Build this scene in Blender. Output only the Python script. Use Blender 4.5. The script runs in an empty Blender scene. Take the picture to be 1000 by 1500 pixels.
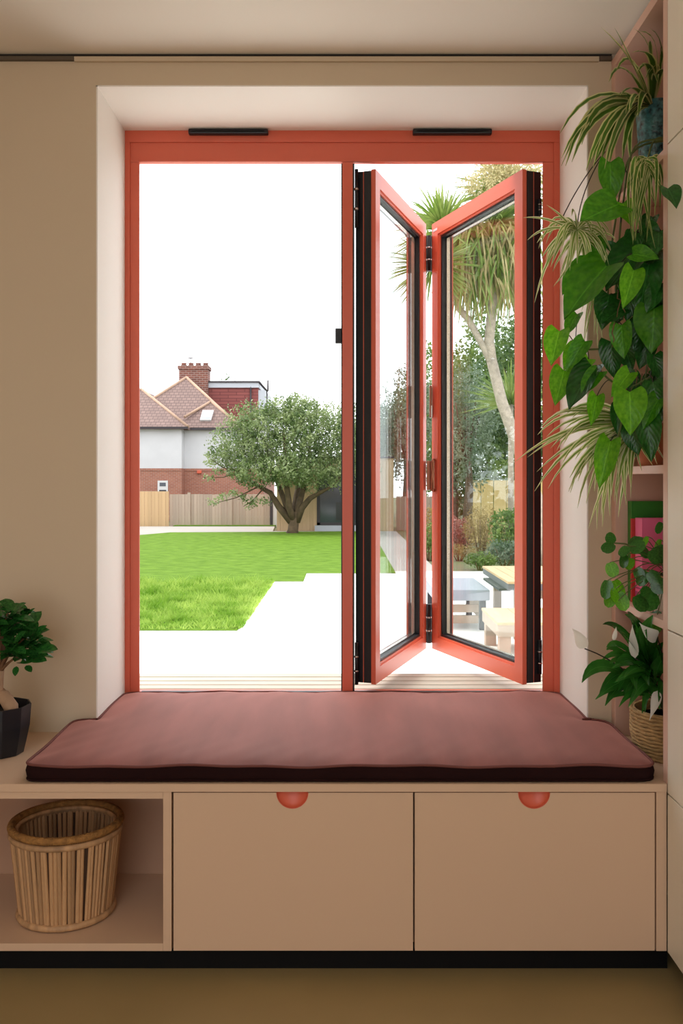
import bpy, bmesh, math, random
from mathutils import Vector, Matrix
random.seed(7)
PI = math.pi
scene = bpy.context.scene
COL = scene.collection

# ------------------------------------------------------------------ camera, sky, sun, exposure
FPX, VX, VY, EYE = 1340.0, 503.0, 705.0, 1.24      # focal length in pixels of a 1000x1500 frame, eye height
cam_d = bpy.data.cameras.new('camera')
cam = bpy.data.objects.new('camera', cam_d); COL.objects.link(cam)
cam.location = (0, 0, EYE); cam.rotation_euler = (PI/2, 0, 0)
cam_d.sensor_fit = 'VERTICAL'; cam_d.sensor_height = 36.0; cam_d.sensor_width = 24.0
cam_d.lens = 36.0*FPX/1500.0
cam_d.shift_x = (500-VX)/1500.0; cam_d.shift_y = (VY-750)/1500.0
cam_d.clip_start = 0.05; cam_d.clip_end = 400
scene.camera = cam

world = bpy.data.worlds.new('overcast_sky'); scene.world = world; world.use_nodes = True
bg = world.node_tree.nodes['Background']
bg.inputs['Color'].default_value = (0.955, 0.975, 1.0, 1); bg.inputs['Strength'].default_value = 2.8

sun_d = bpy.data.lights.new('hazy_sun', 'SUN'); sun_d.energy = 2.6; sun_d.angle = math.radians(25); sun_d.color = (1.0, 0.96, 0.9)
sun = bpy.data.objects.new('hazy_sun', sun_d); COL.objects.link(sun)
sun.rotation_euler = Vector((-0.55, 0.12, 0.85)).to_track_quat('Z', 'Y').to_euler()

vs = scene.view_settings
vs.view_transform = 'Standard'; vs.look = 'None'; vs.gamma = 1.0; vs.use_curve_mapping = False
vs.exposure = 0.0

# ------------------------------------------------------------------ helpers
def at(px, py, y):
    """point of the place at distance y that the photo shows at px, py"""
    return Vector(((px-VX)*y/FPX, y, EYE+(VY-py)*y/FPX))
def lin(r, g, b):
    f = lambda v: (v/255/12.92) if v/255 <= 0.04045 else ((v/255+0.055)/1.055)**2.4
    return (f(r), f(g), f(b), 1)

class MB:
    def __init__(s): s.v = []; s.f = []; s.uv = []; s.sm = []; s.mi = []
    def face(s, idx, uv=None, smooth=False, mi=0):
        s.f.append(idx); s.uv.append(uv); s.sm.append(smooth); s.mi.append(mi)
    def box(s, x0, x1, y0, y1, z0, z1, b=0.0):
        if b > 0:
            bm = bmesh.new(); bmesh.ops.create_cube(bm, size=1)
            for v in bm.verts:
                v.co = Vector(((x0+x1)/2+v.co.x*(x1-x0), (y0+y1)/2+v.co.y*(y1-y0), (z0+z1)/2+v.co.z*(z1-z0)))
            bmesh.ops.bevel(bm, geom=bm.edges[:], offset=b, segments=2, profile=0.6, affect='EDGES')
            s.add_bm(bm); return s
        n = len(s.v)
        s.v += [(x0,y0,z0),(x1,y0,z0),(x1,y1,z0),(x0,y1,z0),(x0,y0,z1),(x1,y0,z1),(x1,y1,z1),(x0,y1,z1)]
        for q in ((0,3,2,1),(4,5,6,7),(0,1,5,4),(1,2,6,5),(2,3,7,6),(3,0,4,7)):
            s.face([n+i for i in q])
        return s
    def add_bm(s, bm, smooth=False, M=None):
        n = len(s.v); bm.verts.index_update()
        for v in bm.verts: s.v.append(tuple(M @ v.co) if M else tuple(v.co))
        for f in bm.faces: s.face([n+v.index for v in f.verts], None, smooth)
        bm.free(); return s
    def tube(s, pts, rads, seg=8, cap=True, closed=False):
        pts = [Vector(p) for p in pts]
        if not hasattr(rads, '__len__'): rads = [rads]*len(pts)
        n0 = len(s.v); N = len(pts); prev = None
        for i, p in enumerate(pts):
            if closed: t = pts[(i+1) % N]-pts[i-1]
            else: t = pts[min(i+1, N-1)]-pts[max(i-1, 0)]
            if t.length < 1e-9: t = Vector((0,0,1))
            t.normalize()
            if prev is None:
                a = Vector((0,0,1)) if abs(t.z) < 0.9 else Vector((1,0,0))
                u = t.cross(a).normalized()
            else:
                u = (prev - t*prev.dot(t)).normalized()
            prev = u; w = t.cross(u)
            for k in range(seg):
                a = 2*PI*k/seg
                s.v.append(tuple(p+(u*math.cos(a)+w*math.sin(a))*rads[i]))
        for i in range(N if closed else N-1):
            j = (i+1) % N
            for k in range(seg):
                k2 = (k+1) % seg
                s.face([n0+i*seg+k, n0+i*seg+k2, n0+j*seg+k2, n0+j*seg+k], None, True)
        if cap and not closed:
            s.face([n0+k for k in range(seg)][::-1]); s.face([n0+(N-1)*seg+k for k in range(seg)])
        return s
    def lathe(s, prof, cx=0, cy=0, seg=32, smooth=True, sx=1, sy=1, rot=0):
        n0 = len(s.v); N = len(prof)
        for (r, z) in prof:
            for k in range(seg):
                a = 2*PI*k/seg+rot
                s.v.append((cx+sx*r*math.cos(a), cy+sy*r*math.sin(a), z))
        for i in range(N-1):
            for k in range(seg):
                k2 = (k+1) % seg
                s.face([n0+i*seg+k, n0+i*seg+k2, n0+(i+1)*seg+k2, n0+(i+1)*seg+k], None, smooth)
        s.face([n0+k for k in range(seg)][::-1]); s.face([n0+(N-1)*seg+k for k in range(seg)])
        return s
    def prism(s, poly, y0, y1, plane='xz'):
        """extrude a polygon; plane 'xz' extrudes along y, 'xy' along z, 'yz' along x"""
        n = len(s.v); N = len(poly)
        for d in (y0, y1):
            for (a, b) in poly:
                s.v.append((a, d, b) if plane == 'xz' else (a, b, d) if plane == 'xy' else (d, a, b))
        s.face([n+i for i in range(N)]); s.face([n+N+i for i in range(N)][::-1])
        for i in range(N):
            j = (i+1) % N
            s.face([n+i, n+N+i, n+N+j, n+j])
        return s
    def build(s, name, mat, parent=None, fix=True):
        me = bpy.data.meshes.new(name)
        me.from_pydata(s.v, [], s.f)
        if any(u is not None for u in s.uv):
            l = me.uv_layers.new(name='UVMap'); k = 0
            for f, u in zip(s.f, s.uv):
                for i in range(len(f)):
                    l.data[k].uv = u[i] if u else (0.5, 0.5); k += 1
        me.polygons.foreach_set('use_smooth', s.sm)
        for m in (mat if isinstance(mat, (list, tuple)) else [mat]): me.materials.append(m)
        if len(set(s.mi)) > 1: me.polygons.foreach_set('material_index', s.mi)
        me.update()
        if fix and len(s.f) < 60000:
            bm = bmesh.new(); bm.from_mesh(me); bmesh.ops.recalc_face_normals(bm, faces=bm.faces[:]); bm.to_mesh(me); bm.free()
        o = bpy.data.objects.new(name, me); COL.objects.link(o)
        if parent: o.parent = parent; o.matrix_parent_inverse = parent.matrix_basis.inverted()
        return o
def B(name, mat, parent, x0, x1, y0, y1, z0, z1, b=0.0):
    return MB().box(x0, x1, y0, y1, z0, z1, b).build(name, mat, parent)
def share(src, name, parent, M):
    o = bpy.data.objects.new(name, src); COL.objects.link(o)
    if parent: o.parent = parent; o.matrix_parent_inverse = parent.matrix_basis.inverted()
    o.matrix_basis = M
    return o
def thing(name, loc, label, cat, group=None):
    o = bpy.data.objects.new(name, None); COL.objects.link(o); o.location = loc
    o.empty_display_size = 0.1
    o.matrix_basis = Matrix.Translation(loc)
    o['label'] = label; o['category'] = cat
    if group: o['group'] = group
    return o
def tag(o, label, cat, group=None):
    o['label'] = label; o['category'] = cat
    if group: o['group'] = group
    return o
def struct(o, label=None, cat=None):
    o['kind'] = 'structure'
    if label: o['label'] = label
    if cat: o['category'] = cat
    return o
def stuff(o): o['kind'] = 'stuff'; return o

# ------------------------------------------------------------------ materials
def mat(name, col, rough=0.5, var=0.0, scale=8.0, bump=0.0, bscale=60.0, metal=0.0, spec=0.5, sheen=0.0, sheen_tint=(1, 1, 1, 1), stretch=None, col2=None, coat=0.0, rnd=0.0):
    m = bpy.data.materials.new(name); m.use_nodes = True
    nt = m.node_tree; p = nt.nodes['Principled BSDF']
    p.inputs['Roughness'].default_value = rough; p.inputs['Metallic'].default_value = metal
    p.inputs['Specular IOR Level'].default_value = spec
    p.inputs['Sheen Weight'].default_value = sheen; p.inputs['Sheen Tint'].default_value = sheen_tint; p.inputs['Sheen Roughness'].default_value = 0.4
    p.inputs['Coat Weight'].default_value = coat
    p.inputs['Base Color'].default_value = col
    tc = nt.nodes.new('ShaderNodeTexCoord'); src = tc.outputs['Object']
    if stretch:
        mp = nt.nodes.new('ShaderNodeMapping'); mp.inputs['Scale'].default_value = stretch
        nt.links.new(src, mp.inputs['Vector']); src = mp.outputs['Vector']
    out = None
    if var > 0 or col2:
        n = nt.nodes.new('ShaderNodeTexNoise'); n.inputs['Scale'].default_value = scale; n.inputs['Detail'].default_value = 5
        nt.links.new(src, n.inputs['Vector'])
        r = nt.nodes.new('ShaderNodeValToRGB')
        r.color_ramp.elements[0].position = 0.32; r.color_ramp.elements[1].position = 0.68
        c2 = col2 if col2 else tuple(min(1, c*(1+var)) for c in col[:3])+(1,)
        c1 = col if col2 else tuple(c*(1-var) for c in col[:3])+(1,)
        r.color_ramp.elements[0].color = c1; r.color_ramp.elements[1].color = c2
        nt.links.new(n.outputs['Fac'], r.inputs['Fac'])
        out = r.outputs['Color']
    if rnd > 0:
        oi = nt.nodes.new('ShaderNodeObjectInfo')
        hs = nt.nodes.new('ShaderNodeHueSaturation')
        mr = nt.nodes.new('ShaderNodeMapRange'); mr.inputs['To Min'].default_value = 1-rnd; mr.inputs['To Max'].default_value = 1+rnd
        nt.links.new(oi.outputs['Random'], mr.inputs['Value']); nt.links.new(mr.outputs['Result'], hs.inputs['Value'])
        if out: nt.links.new(out, hs.inputs['Color'])
        else: hs.inputs['Color'].default_value = col
        out = hs.outputs['Color']
    if out: nt.links.new(out, p.inputs['Base Color'])
    if bump > 0:
        n2 = nt.nodes.new('ShaderNodeTexNoise'); n2.inputs['Scale'].default_value = bscale; n2.inputs['Detail'].default_value = 4
        nt.links.new(src, n2.inputs['Vector'])
        b = nt.nodes.new('ShaderNodeBump'); b.inputs['Strength'].default_value = bump; b.inputs['Distance'].default_value = 0.01
        nt.links.new(n2.outputs['Fac'], b.inputs['Height']); nt.links.new(b.outputs['Normal'], p.inputs['Normal'])
    return m
def leafmat(name, col, col2=None, trans=0.35, rough=0.35, scale=9.0, stripe=None, spec=0.5, rnd=0.18, vein=False):
    """leaf: glossy top plus light shining through; stripe = (edge colour, from, to) across the blade"""
    m = bpy.data.materials.new(name); m.use_nodes = True
    nt = m.node_tree; p = nt.nodes['Principled BSDF']; outp = nt.nodes['Material Output']
    p.inputs['Roughness'].default_value = rough; p.inputs['Specular IOR Level'].default_value = spec
    tc = nt.nodes.new('ShaderNodeTexCoord')
    n = nt.nodes.new('ShaderNodeTexNoise'); n.inputs['Scale'].default_value = scale; n.inputs['Detail'].default_value = 3
    nt.links.new(tc.outputs['Object'], n.inputs['Vector'])
    r = nt.nodes.new('ShaderNodeValToRGB'); r.color_ramp.elements[0].position = 0.35; r.color_ramp.elements[1].position = 0.65
    r.color_ramp.elements[0].color = col; r.color_ramp.elements[1].color = col2 or tuple(min(1, c*1.45) for c in col[:3])+(1,)
    nt.links.new(n.outputs['Fac'], r.inputs['Fac']); c = r.outputs['Color']
    sep = nt.nodes.new('ShaderNodeSeparateXYZ'); nt.links.new(tc.outputs['UV'], sep.inputs['Vector'])
    ab = nt.nodes.new('ShaderNodeMath'); ab.operation = 'SUBTRACT'; ab.inputs[1].default_value = 0.5; nt.links.new(sep.outputs['X'], ab.inputs[0])
    ab2 = nt.nodes.new('ShaderNodeMath'); ab2.operation = 'ABSOLUTE'; nt.links.new(ab.outputs[0], ab2.inputs[0])
    if stripe:
        mr = nt.nodes.new('ShaderNodeMapRange'); mr.inputs['From Min'].default_value = stripe[1]; mr.inputs['From Max'].default_value = stripe[2]
        nt.links.new(ab2.outputs[0], mr.inputs['Value'])
        mx = nt.nodes.new('ShaderNodeMixRGB'); nt.links.new(mr.outputs['Result'], mx.inputs['Fac'])
        nt.links.new(c, mx.inputs['Color1']); mx.inputs['Color2'].default_value = stripe[0]; c = mx.outputs['Color']
    if vein:
        vr = nt.nodes.new('ShaderNodeMapRange'); vr.inputs['From Min'].default_value = 0.012; vr.inputs['From Max'].default_value = 0.03
        vr.inputs['To Min'].default_value = 0.3; vr.inputs['To Max'].default_value = 0.0; nt.links.new(ab2.outputs[0], vr.inputs['Value'])
        wv_ = nt.nodes.new('ShaderNodeMath'); wv_.operation = 'MULTIPLY_ADD'; wv_.inputs[1].default_value = -0.9; nt.links.new(ab2.outputs[0], wv_.inputs[0]); nt.links.new(sep.outputs['Y'], wv_.inputs[2])
        sn = nt.nodes.new('ShaderNodeMath'); sn.operation = 'SINE'; ml = nt.nodes.new('ShaderNodeMath'); ml.operation = 'MULTIPLY'; ml.inputs[1].default_value = 46.0
        nt.links.new(wv_.outputs[0], ml.inputs[0]); nt.links.new(ml.outputs[0], sn.inputs[0])
        bp = nt.nodes.new('ShaderNodeBump'); bp.inputs['Strength'].default_value = 0.13; bp.inputs['Distance'].default_value = 0.004
        nt.links.new(sn.outputs[0], bp.inputs['Height']); nt.links.new(bp.outputs['Normal'], p.inputs['Normal'])
        mv = nt.nodes.new('ShaderNodeMixRGB'); nt.links.new(vr.outputs['Result'], mv.inputs['Fac']); nt.links.new(c, mv.inputs['Color1'])
        mv.inputs['Color2'].default_value = tuple(min(1, x*2.2+0.03) for x in (col2 or col)[:3])+(1,); c = mv.outputs['Color']
    oi = nt.nodes.new('ShaderNodeObjectInfo'); hs = nt.nodes.new('ShaderNodeHueSaturation')
    m2 = nt.nodes.new('ShaderNodeMapRange'); m2.inputs['To Min'].default_value = 1-rnd; m2.inputs['To Max'].default_value = 1+rnd
    nt.links.new(oi.outputs['Random'], m2.inputs['Value']); nt.links.new(m2.outputs['Result'], hs.inputs['Value']); nt.links.new(c, hs.inputs['Color'])
    c = hs.outputs['Color']
    nt.links.new(c, p.inputs['Base Color'])
    t = nt.nodes.new('ShaderNodeBsdfTranslucent'); nt.links.new(c, t.inputs['Color'])
    mix = nt.nodes.new('ShaderNodeMixShader'); mix.inputs['Fac'].default_value = trans
    nt.links.new(p.outputs[0], mix.inputs[1]); nt.links.new(t.outputs[0], mix.inputs[2]); nt.links.new(mix.outputs[0], outp.inputs['Surface'])
    return m
def glassmat(name, tint=(0.97, 0.985, 0.985, 1), base=0.015, gain=0.22, power=3.0):
    m = bpy.data.materials.new(name); m.use_nodes = True
    nt = m.node_tree; nt.nodes.remove(nt.nodes['Principled BSDF']); outp = nt.nodes['Material Output']
    tr = nt.nodes.new('ShaderNodeBsdfTransparent'); tr.inputs['Color'].default_value = tint
    gl = nt.nodes.new('ShaderNodeBsdfGlossy'); gl.inputs['Roughness'].default_value = 0.0
    lw = nt.nodes.new('ShaderNodeLayerWeight'); lw.inputs['Blend'].default_value = 0.5
    pw = nt.nodes.new('ShaderNodeMath'); pw.operation = 'POWER'; pw.inputs[1].default_value = power; nt.links.new(lw.outputs['Facing'], pw.inputs[0])
    ma = nt.nodes.new('ShaderNodeMath'); ma.operation = 'MULTIPLY_ADD'; ma.inputs[1].default_value = gain; ma.inputs[2].default_value = base
    nt.links.new(pw.outputs[0], ma.inputs[0])
    mix = nt.nodes.new('ShaderNodeMixShader'); nt.links.new(ma.outputs[0], mix.inputs['Fac'])
    nt.links.new(tr.outputs[0], mix.inputs[1]); nt.links.new(gl.outputs[0], mix.inputs[2]); nt.links.new(mix.outputs[0], outp.inputs['Surface'])
    return m
def brickmat(name, c1, c2, mortar, bw, bh, rough=0.85):
    m = bpy.data.materials.new(name); m.use_nodes = True
    nt = m.node_tree; p = nt.nodes['Principled BSDF']; p.inputs['Roughness'].default_value = rough
    tc = nt.nodes.new('ShaderNodeTexCoord'); mp = nt.nodes.new('ShaderNodeMapping'); mp.inputs['Rotation'].default_value = (PI/2, 0, 0)
    b = nt.nodes.new('ShaderNodeTexBrick'); b.inputs['Scale'].default_value = 1.0
    b.inputs['Brick Width'].default_value = bw; b.inputs['Row Height'].default_value = bh; b.inputs['Mortar Size'].default_value = bh*0.12
    b.inputs['Color1'].default_value = c1; b.inputs['Color2'].default_value = c2; b.inputs['Mortar'].default_value = mortar
    nt.links.new(tc.outputs['Object'], mp.inputs['Vector']); nt.links.new(mp.outputs['Vector'], b.inputs['Vector'])
    nt.links.new(b.outputs['Color'], p.inputs['Base Color'])
    return m

M = {}
M['wall'] = mat('cream_wall_paint', lin(212, 193, 166), 0.75, bump=0.03, bscale=220)
M['ceil'] = mat('ceiling_paint', lin(244, 236, 224), 0.85, bump=0.02, bscale=220)
M['reveal'] = mat('white_reveal_paint', lin(246, 240, 232), 0.7, bump=0.02, bscale=200)
M['floor'] = mat('resin_floor', lin(160, 137, 92), 0.42, var=0.06, scale=3, bump=0.01)
M['coral'] = mat('coral_powder_coat', lin(219, 101, 73), 0.38, bump=0.02, bscale=700)
M['black'] = mat('black_rubber', lin(16, 17, 22), 0.45)
M['plinth'] = mat('black_plinth', lin(5, 5, 6), 0.6, spec=0.2)
M['steel'] = mat('brushed_steel', lin(200, 195, 190), 0.25, metal=1.0)
M['bronze'] = mat('bronze_handle', lin(150, 96, 74), 0.28, metal=0.9)
M['glass'] = glassmat('window_glass')
M['bench'] = mat('blush_lacquer', lin(214, 180, 150), 0.45, bump=0.01, bscale=300)
M['blush'] = mat('blush_shelf_lacquer', lin(222, 182, 164), 0.45)
M['cab'] = mat('cream_cabinet_lacquer', lin(240, 231, 214), 0.42)
M['carcass'] = mat('cabinet_carcass', lin(184, 144, 116), 0.6)  # blush darkened to imitate the shade inside the cubby
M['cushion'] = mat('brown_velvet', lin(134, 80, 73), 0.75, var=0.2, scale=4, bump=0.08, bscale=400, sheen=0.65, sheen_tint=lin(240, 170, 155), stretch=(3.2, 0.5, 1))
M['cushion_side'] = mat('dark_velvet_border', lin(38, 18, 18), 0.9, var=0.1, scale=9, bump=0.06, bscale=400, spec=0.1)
M['piping'] = mat('velvet_piping', lin(116, 70, 64), 0.8, spec=0.2)
M['bamboo'] = mat('split_bamboo', lin(184, 144, 104), 0.55, var=0.3, scale=7, stretch=(6, 6, 1.2), bump=0.1, bscale=60, rnd=0.3)
M['rope'] = mat('seagrass_rope', lin(158, 112, 58), 0.8, var=0.3, scale=60, bump=0.6, bscale=160)
M['dark_in'] = mat('basket_shade', lin(72, 50, 34), 0.9)
M['potblack'] = mat('black_pot', lin(24, 26, 34), 0.42, var=0.1)
M['soil'] = mat('potting_soil', lin(48, 36, 28), 0.95, bump=0.6, bscale=90)
M['ficus_bark'] = mat('ficus_bark', lin(176, 142, 112), 0.7, var=0.25, scale=14, bump=0.2, bscale=70)
M['twig'] = mat('twig', lin(120, 86, 58), 0.7, var=0.2, scale=20)
M['ficus'] = leafmat('ficus_leaf', lin(28, 80, 34), lin(56, 120, 48), 0.2, 0.2)
M['spider'] = leafmat('spider_leaf', lin(62, 104, 28), lin(92, 134, 42), 0.35, 0.4, stripe=(lin(214, 214, 146), 0.26, 0.36))
M['spider_pale'] = leafmat('pale_spider_leaf', lin(120, 156, 60), lin(156, 180, 88), 0.4, 0.4, stripe=(lin(244, 240, 198), 0.18, 0.30))
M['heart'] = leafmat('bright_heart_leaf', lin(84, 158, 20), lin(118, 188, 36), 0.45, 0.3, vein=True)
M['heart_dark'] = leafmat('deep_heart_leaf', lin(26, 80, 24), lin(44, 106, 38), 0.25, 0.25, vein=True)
M['vine'] = mat('vine_stem', lin(92, 104, 52), 0.6)
M['vine_dark'] = mat('dark_runner', lin(46, 40, 32), 0.6)
M['pilea'] = leafmat('pilea_leaf', lin(40, 92, 30), lin(64, 122, 44), 0.3, 0.2)
M['lily'] = leafmat('peace_lily_leaf', lin(34, 92, 26), lin(64, 130, 46), 0.28, 0.18, vein=True)
M['spathe'] = leafmat('white_spathe', lin(226, 220, 204), lin(238, 234, 222), 0.4, 0.5, rnd=0.05)
M['teal'] = mat('mottled_teal_glaze', lin(8, 44, 56), 0.2, scale=75, col2=lin(92, 160, 166), coat=0.5, bump=0.5, bscale=75)
M['terracotta'] = mat('terracotta', lin(188, 112, 74), 0.8, var=0.15, scale=12)
M['cream_pot'] = mat('cream_pot', lin(222, 212, 194), 0.5)
M['tan_rim'] = mat('tan_rim', lin(206, 160, 104), 0.6)
M['book_green'] = mat('green_cloth_cover', lin(46, 128, 30), 0.6, var=0.15, scale=12)
M['book_pink'] = mat('pink_cover', lin(240, 112, 156), 0.5)
M['book_pink2'] = mat('magenta_print', lin(176, 42, 104), 0.5)
M['book_red'] = mat('red_cover', lin(196, 54, 48), 0.5)
M['book_grey'] = mat('grey_cover', lin(170, 150, 140), 0.5)
M['paper'] = mat('page_block', lin(232, 224, 206), 0.8)
M['weave'] = mat('woven_seagrass', lin(186, 150, 98), 0.8, var=0.25, scale=50, stretch=(1, 1, 4), bump=0.7, bscale=120)
M['deck'] = mat('pale_decking', lin(188, 176, 160), 0.7, var=0.14, scale=6, stretch=(0.6, 12, 12), rnd=0.06)
M['render'] = mat('white_render', lin(202, 202, 206), 0.9, var=0.03, scale=1.5)
M['patio'] = mat('pale_concrete', lin(238, 235, 228), 0.85, var=0.03, scale=0.9, bump=0.02)
M['path'] = mat('pale_paving', lin(150, 145, 139), 0.85, var=0.05, scale=0.7)
M['lawn'] = mat('mown_lawn', lin(76, 106, 24), 0.9, scale=3.2, col2=lin(98, 128, 40), bump=1.0, bscale=45, spec=0.1)
M['blade'] = leafmat('grass_blade', lin(108, 150, 42), lin(172, 196, 96), 0.5, 0.6, scale=2.0, spec=0.2)
M['mulch'] = mat('garden_bed_soil', lin(97, 85, 67), 0.95, scale=1.6, col2=lin(90, 103, 59), bump=0.5, bscale=20)
M['brick'] = brickmat('red_brick', lin(162, 103, 84), lin(146, 89, 73), lin(158, 134, 122), 0.225, 0.075)
M['chimbrick'] = brickmat('chimney_brick', lin(130, 77, 63), lin(103, 64, 56), lin(148, 127, 118), 0.30, 0.11)
M['tile'] = brickmat('clay_roof_tile', lin(127, 104, 97), lin(113, 92, 86), lin(94, 75, 71), 0.24, 0.16)
M['dormer_tile'] = brickmat('red_hung_tile', lin(137, 75, 70), lin(127, 68, 64), lin(101, 52, 50), 0.9, 0.17)
M['ridge'] = mat('ridge_tile', lin(165, 136, 115), 0.8, var=0.12, scale=3)
M['fascia'] = mat('white_fascia', lin(179, 183, 190), 0.6)
M['gutter'] = mat('dark_gutter', lin(52, 44, 48), 0.5)
M['darkglass'] = mat('dark_pane', lin(60, 66, 76), 0.08)
M['skyglass'] = mat('roof_light_pane', lin(150, 165, 185), 0.05, spec=1.0)
M['wframe'] = mat('white_frame', lin(205, 205, 207), 0.5)
M['fence_new'] = mat('fresh_larch_board', lin(197, 165, 125), 0.8, var=0.08, scale=3, stretch=(8, 8, 0.6), rnd=0.06)
M['fence_old'] = mat('weathered_board', lin(171, 153, 137), 0.85, var=0.1, scale=3, stretch=(8, 8, 0.6), rnd=0.1)
M['fence_panel'] = mat('honey_board', lin(197, 171, 115), 0.8, var=0.08, scale=2, stretch=(8, 8, 0.6), rnd=0.05)
M['larch'] = mat('pale_larch_cladding', lin(204, 172, 137), 0.8, var=0.07, scale=3, stretch=(8, 8, 0.5), rnd=0.06)
M['bark'] = mat('apple_bark', lin(90, 73, 54), 0.9, var=0.3, scale=6, bump=0.5, bscale=25)
M['apple'] = leafmat('apple_leaf', lin(84, 112, 56), lin(168, 182, 126), 0.42, 0.35, scale=2.2, spec=0.7)
M['palmbark'] = mat('cabbage_palm_bark', lin(164, 150, 134), 0.9, var=0.2, scale=10, bump=0.4, bscale=20)
M['palm'] = leafmat('palm_blade', lin(97, 125, 45), lin(148, 160, 90), 0.4, 0.45, scale=3.0)
M['palm_dry'] = leafmat('dry_palm_blade', lin(130, 115, 73), lin(174, 158, 110), 0.3, 0.6, scale=4.0)
M['panicle'] = leafmat('cream_flower', lin(171, 158, 108), lin(197, 188, 146), 0.3, 0.7, scale=6)
M['t_green'] = leafmat('green_tree_leaf', lin(80, 110, 42), lin(137, 155, 80), 0.4, 0.5, scale=1.4)
M['t_olive'] = leafmat('olive_tree_leaf', lin(90, 111, 84), lin(143, 155, 129), 0.35, 0.5, scale=1.6)
M['t_dark'] = leafmat('dark_tree_leaf', lin(50, 77, 37), lin(97, 117, 61), 0.35, 0.5, scale=1.6)
M['s_rust'] = leafmat('rusty_shrub_leaf', lin(139, 115, 63), lin(167, 143, 90), 0.35, 0.6, scale=3)
M['s_pink'] = leafmat('pink_shrub_leaf', lin(130, 75, 68), lin(162, 108, 96), 0.35, 0.6, scale=3)
M['teak'] = mat('oiled_table_board', lin(188, 158, 120), 0.6, var=0.12, scale=3, stretch=(8, 0.6, 8), rnd=0.05)
M['table_grey'] = mat('grey_table_frame', lin(97, 97, 103), 0.6)
M['seat_grey'] = mat('grey_seat_slab', lin(144, 148, 157), 0.7, var=0.04)
M['seat_leg'] = mat('pale_wood_leg', lin(165, 146, 129), 0.7, var=0.08)
M['charcoal'] = mat('charcoal_metal', lin(44, 46, 52), 0.5)
M['tv'] = mat('black_box', lin(12, 13, 16), 0.3)
M['ext'] = mat('outside_wall_render', lin(137, 132, 126), 0.9)

# ------------------------------------------------------------------ the room
YB, YW, YF = 2.279, 2.746, 3.088        # bench front, wall face, window frame face
YO = 3.19                               # outside face of the wall
XL, XR, YBK = -2.6, 1.25, -3.0
ZC = 2.52
NX0 = 0.804
OX0, OX1, OZ0, OZ1 = -0.742, 0.734, 0.467, 2.4285    # window opening
struct(B('floor', M['floor'], None, XL-0.2, XR+0.2, YBK-0.2, YO, -0.12, 0.0))
KX0, KX1, KY0, KY1 = -1.8, 0.4, -2.5, -0.1      # unseen roof light opening added behind the camera to brighten the room
ce = MB()
ce.box(XL-0.2, XR+0.2, KY1, YO, ZC, ZC+0.25); ce.box(XL-0.2, XR+0.2, YBK-0.2, KY0, ZC, ZC+0.25)
ce.box(XL-0.2, KX0, KY0, KY1, ZC, ZC+0.25); ce.box(KX1, XR+0.2, KY0, KY1, ZC, ZC+0.25)
struct(ce.build('ceiling', M['ceil'], None, fix=False))
struct(B('wall_left', M['wall'], None, XL-0.2, XL, YBK, YW, 0, ZC))
struct(B('wall_right', M['wall'], None, XR, XR+0.2, YBK, YW, 0, ZC))
# window wall, with the opening
wn = MB()
wn.box(XL-0.2, OX0, YW, YO, 0, ZC); wn.box(OX1, XR+0.2, YW, YO, 0, ZC)
wn.box(OX0, OX1, YW, YO, OZ1, ZC); wn.box(OX0, OX1, YW, YO, 0, OZ0-0.001)
wall_n = struct(wn.build('wall_window', M['wall'], None, fix=False))
rv = MB()   # painted lining of the opening
t = 0.004
rv.box(OX0, OX0+t, YW-0.001, YF+0.06, OZ0, OZ1); rv.box(OX1-t, OX1, YW-0.001, YF+0.06, OZ0, OZ1); rv.box(OX0, OX1, YW-0.001, YF+0.06, OZ1-t, OZ1)
rv.build('reveal_lining', M['reveal'], wall_n, fix=False)
# rear wall; unseen garden doors added behind the camera for more daylight
wb = MB()
GX0, GX1, GZ1 = -2.0, 0.7, 2.2
wb.box(XL-0.2, GX0, YBK-0.2, YBK, 0, ZC); wb.box(GX1, XR+0.2, YBK-0.2, YBK, 0, ZC); wb.box(GX0, GX1, YBK-0.2, YBK, GZ1, ZC)
struct(wb.build('wall_rear', M['wall'], None, fix=False))
dr = MB()
for x in (GX0, (GX0*2+GX1)/3, (GX0+GX1*2)/3, GX1-0.06): dr.box(x, x+0.06, YBK-0.15, YBK-0.08, 0, GZ1)
dr.box(GX0, GX1, YBK-0.15, YBK-0.08, GZ1-0.06, GZ1)
struct(dr.build('added_door_1', M['coral'], None, fix=False))
# portals help the renderer find daylight in the two openings
def portal(name, loc, rot, sx, sy):
    l = bpy.data.lights.new(name, 'AREA'); l.shape = 'RECTANGLE'; l.size = sx; l.size_y = sy; l.cycles.is_portal = True
    o = bpy.data.objects.new(name, l); COL.objects.link(o); o.location = loc; o.rotation_euler = rot
portal('portal_window', (0, YO+0.01, 1.45), (-PI/2, 0, 0), 1.46, 1.95)
portal('portal_roof', ((KX0+KX1)/2, (KY0+KY1)/2, ZC+0.26), (0, 0, 0), KX1-KX0, KY1-KY0)
portal('portal_rear', ((GX0+GX1)/2, YBK-0.21, GZ1/2), (PI/2, 0, 0), GX1-GX0, GZ1)

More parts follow.
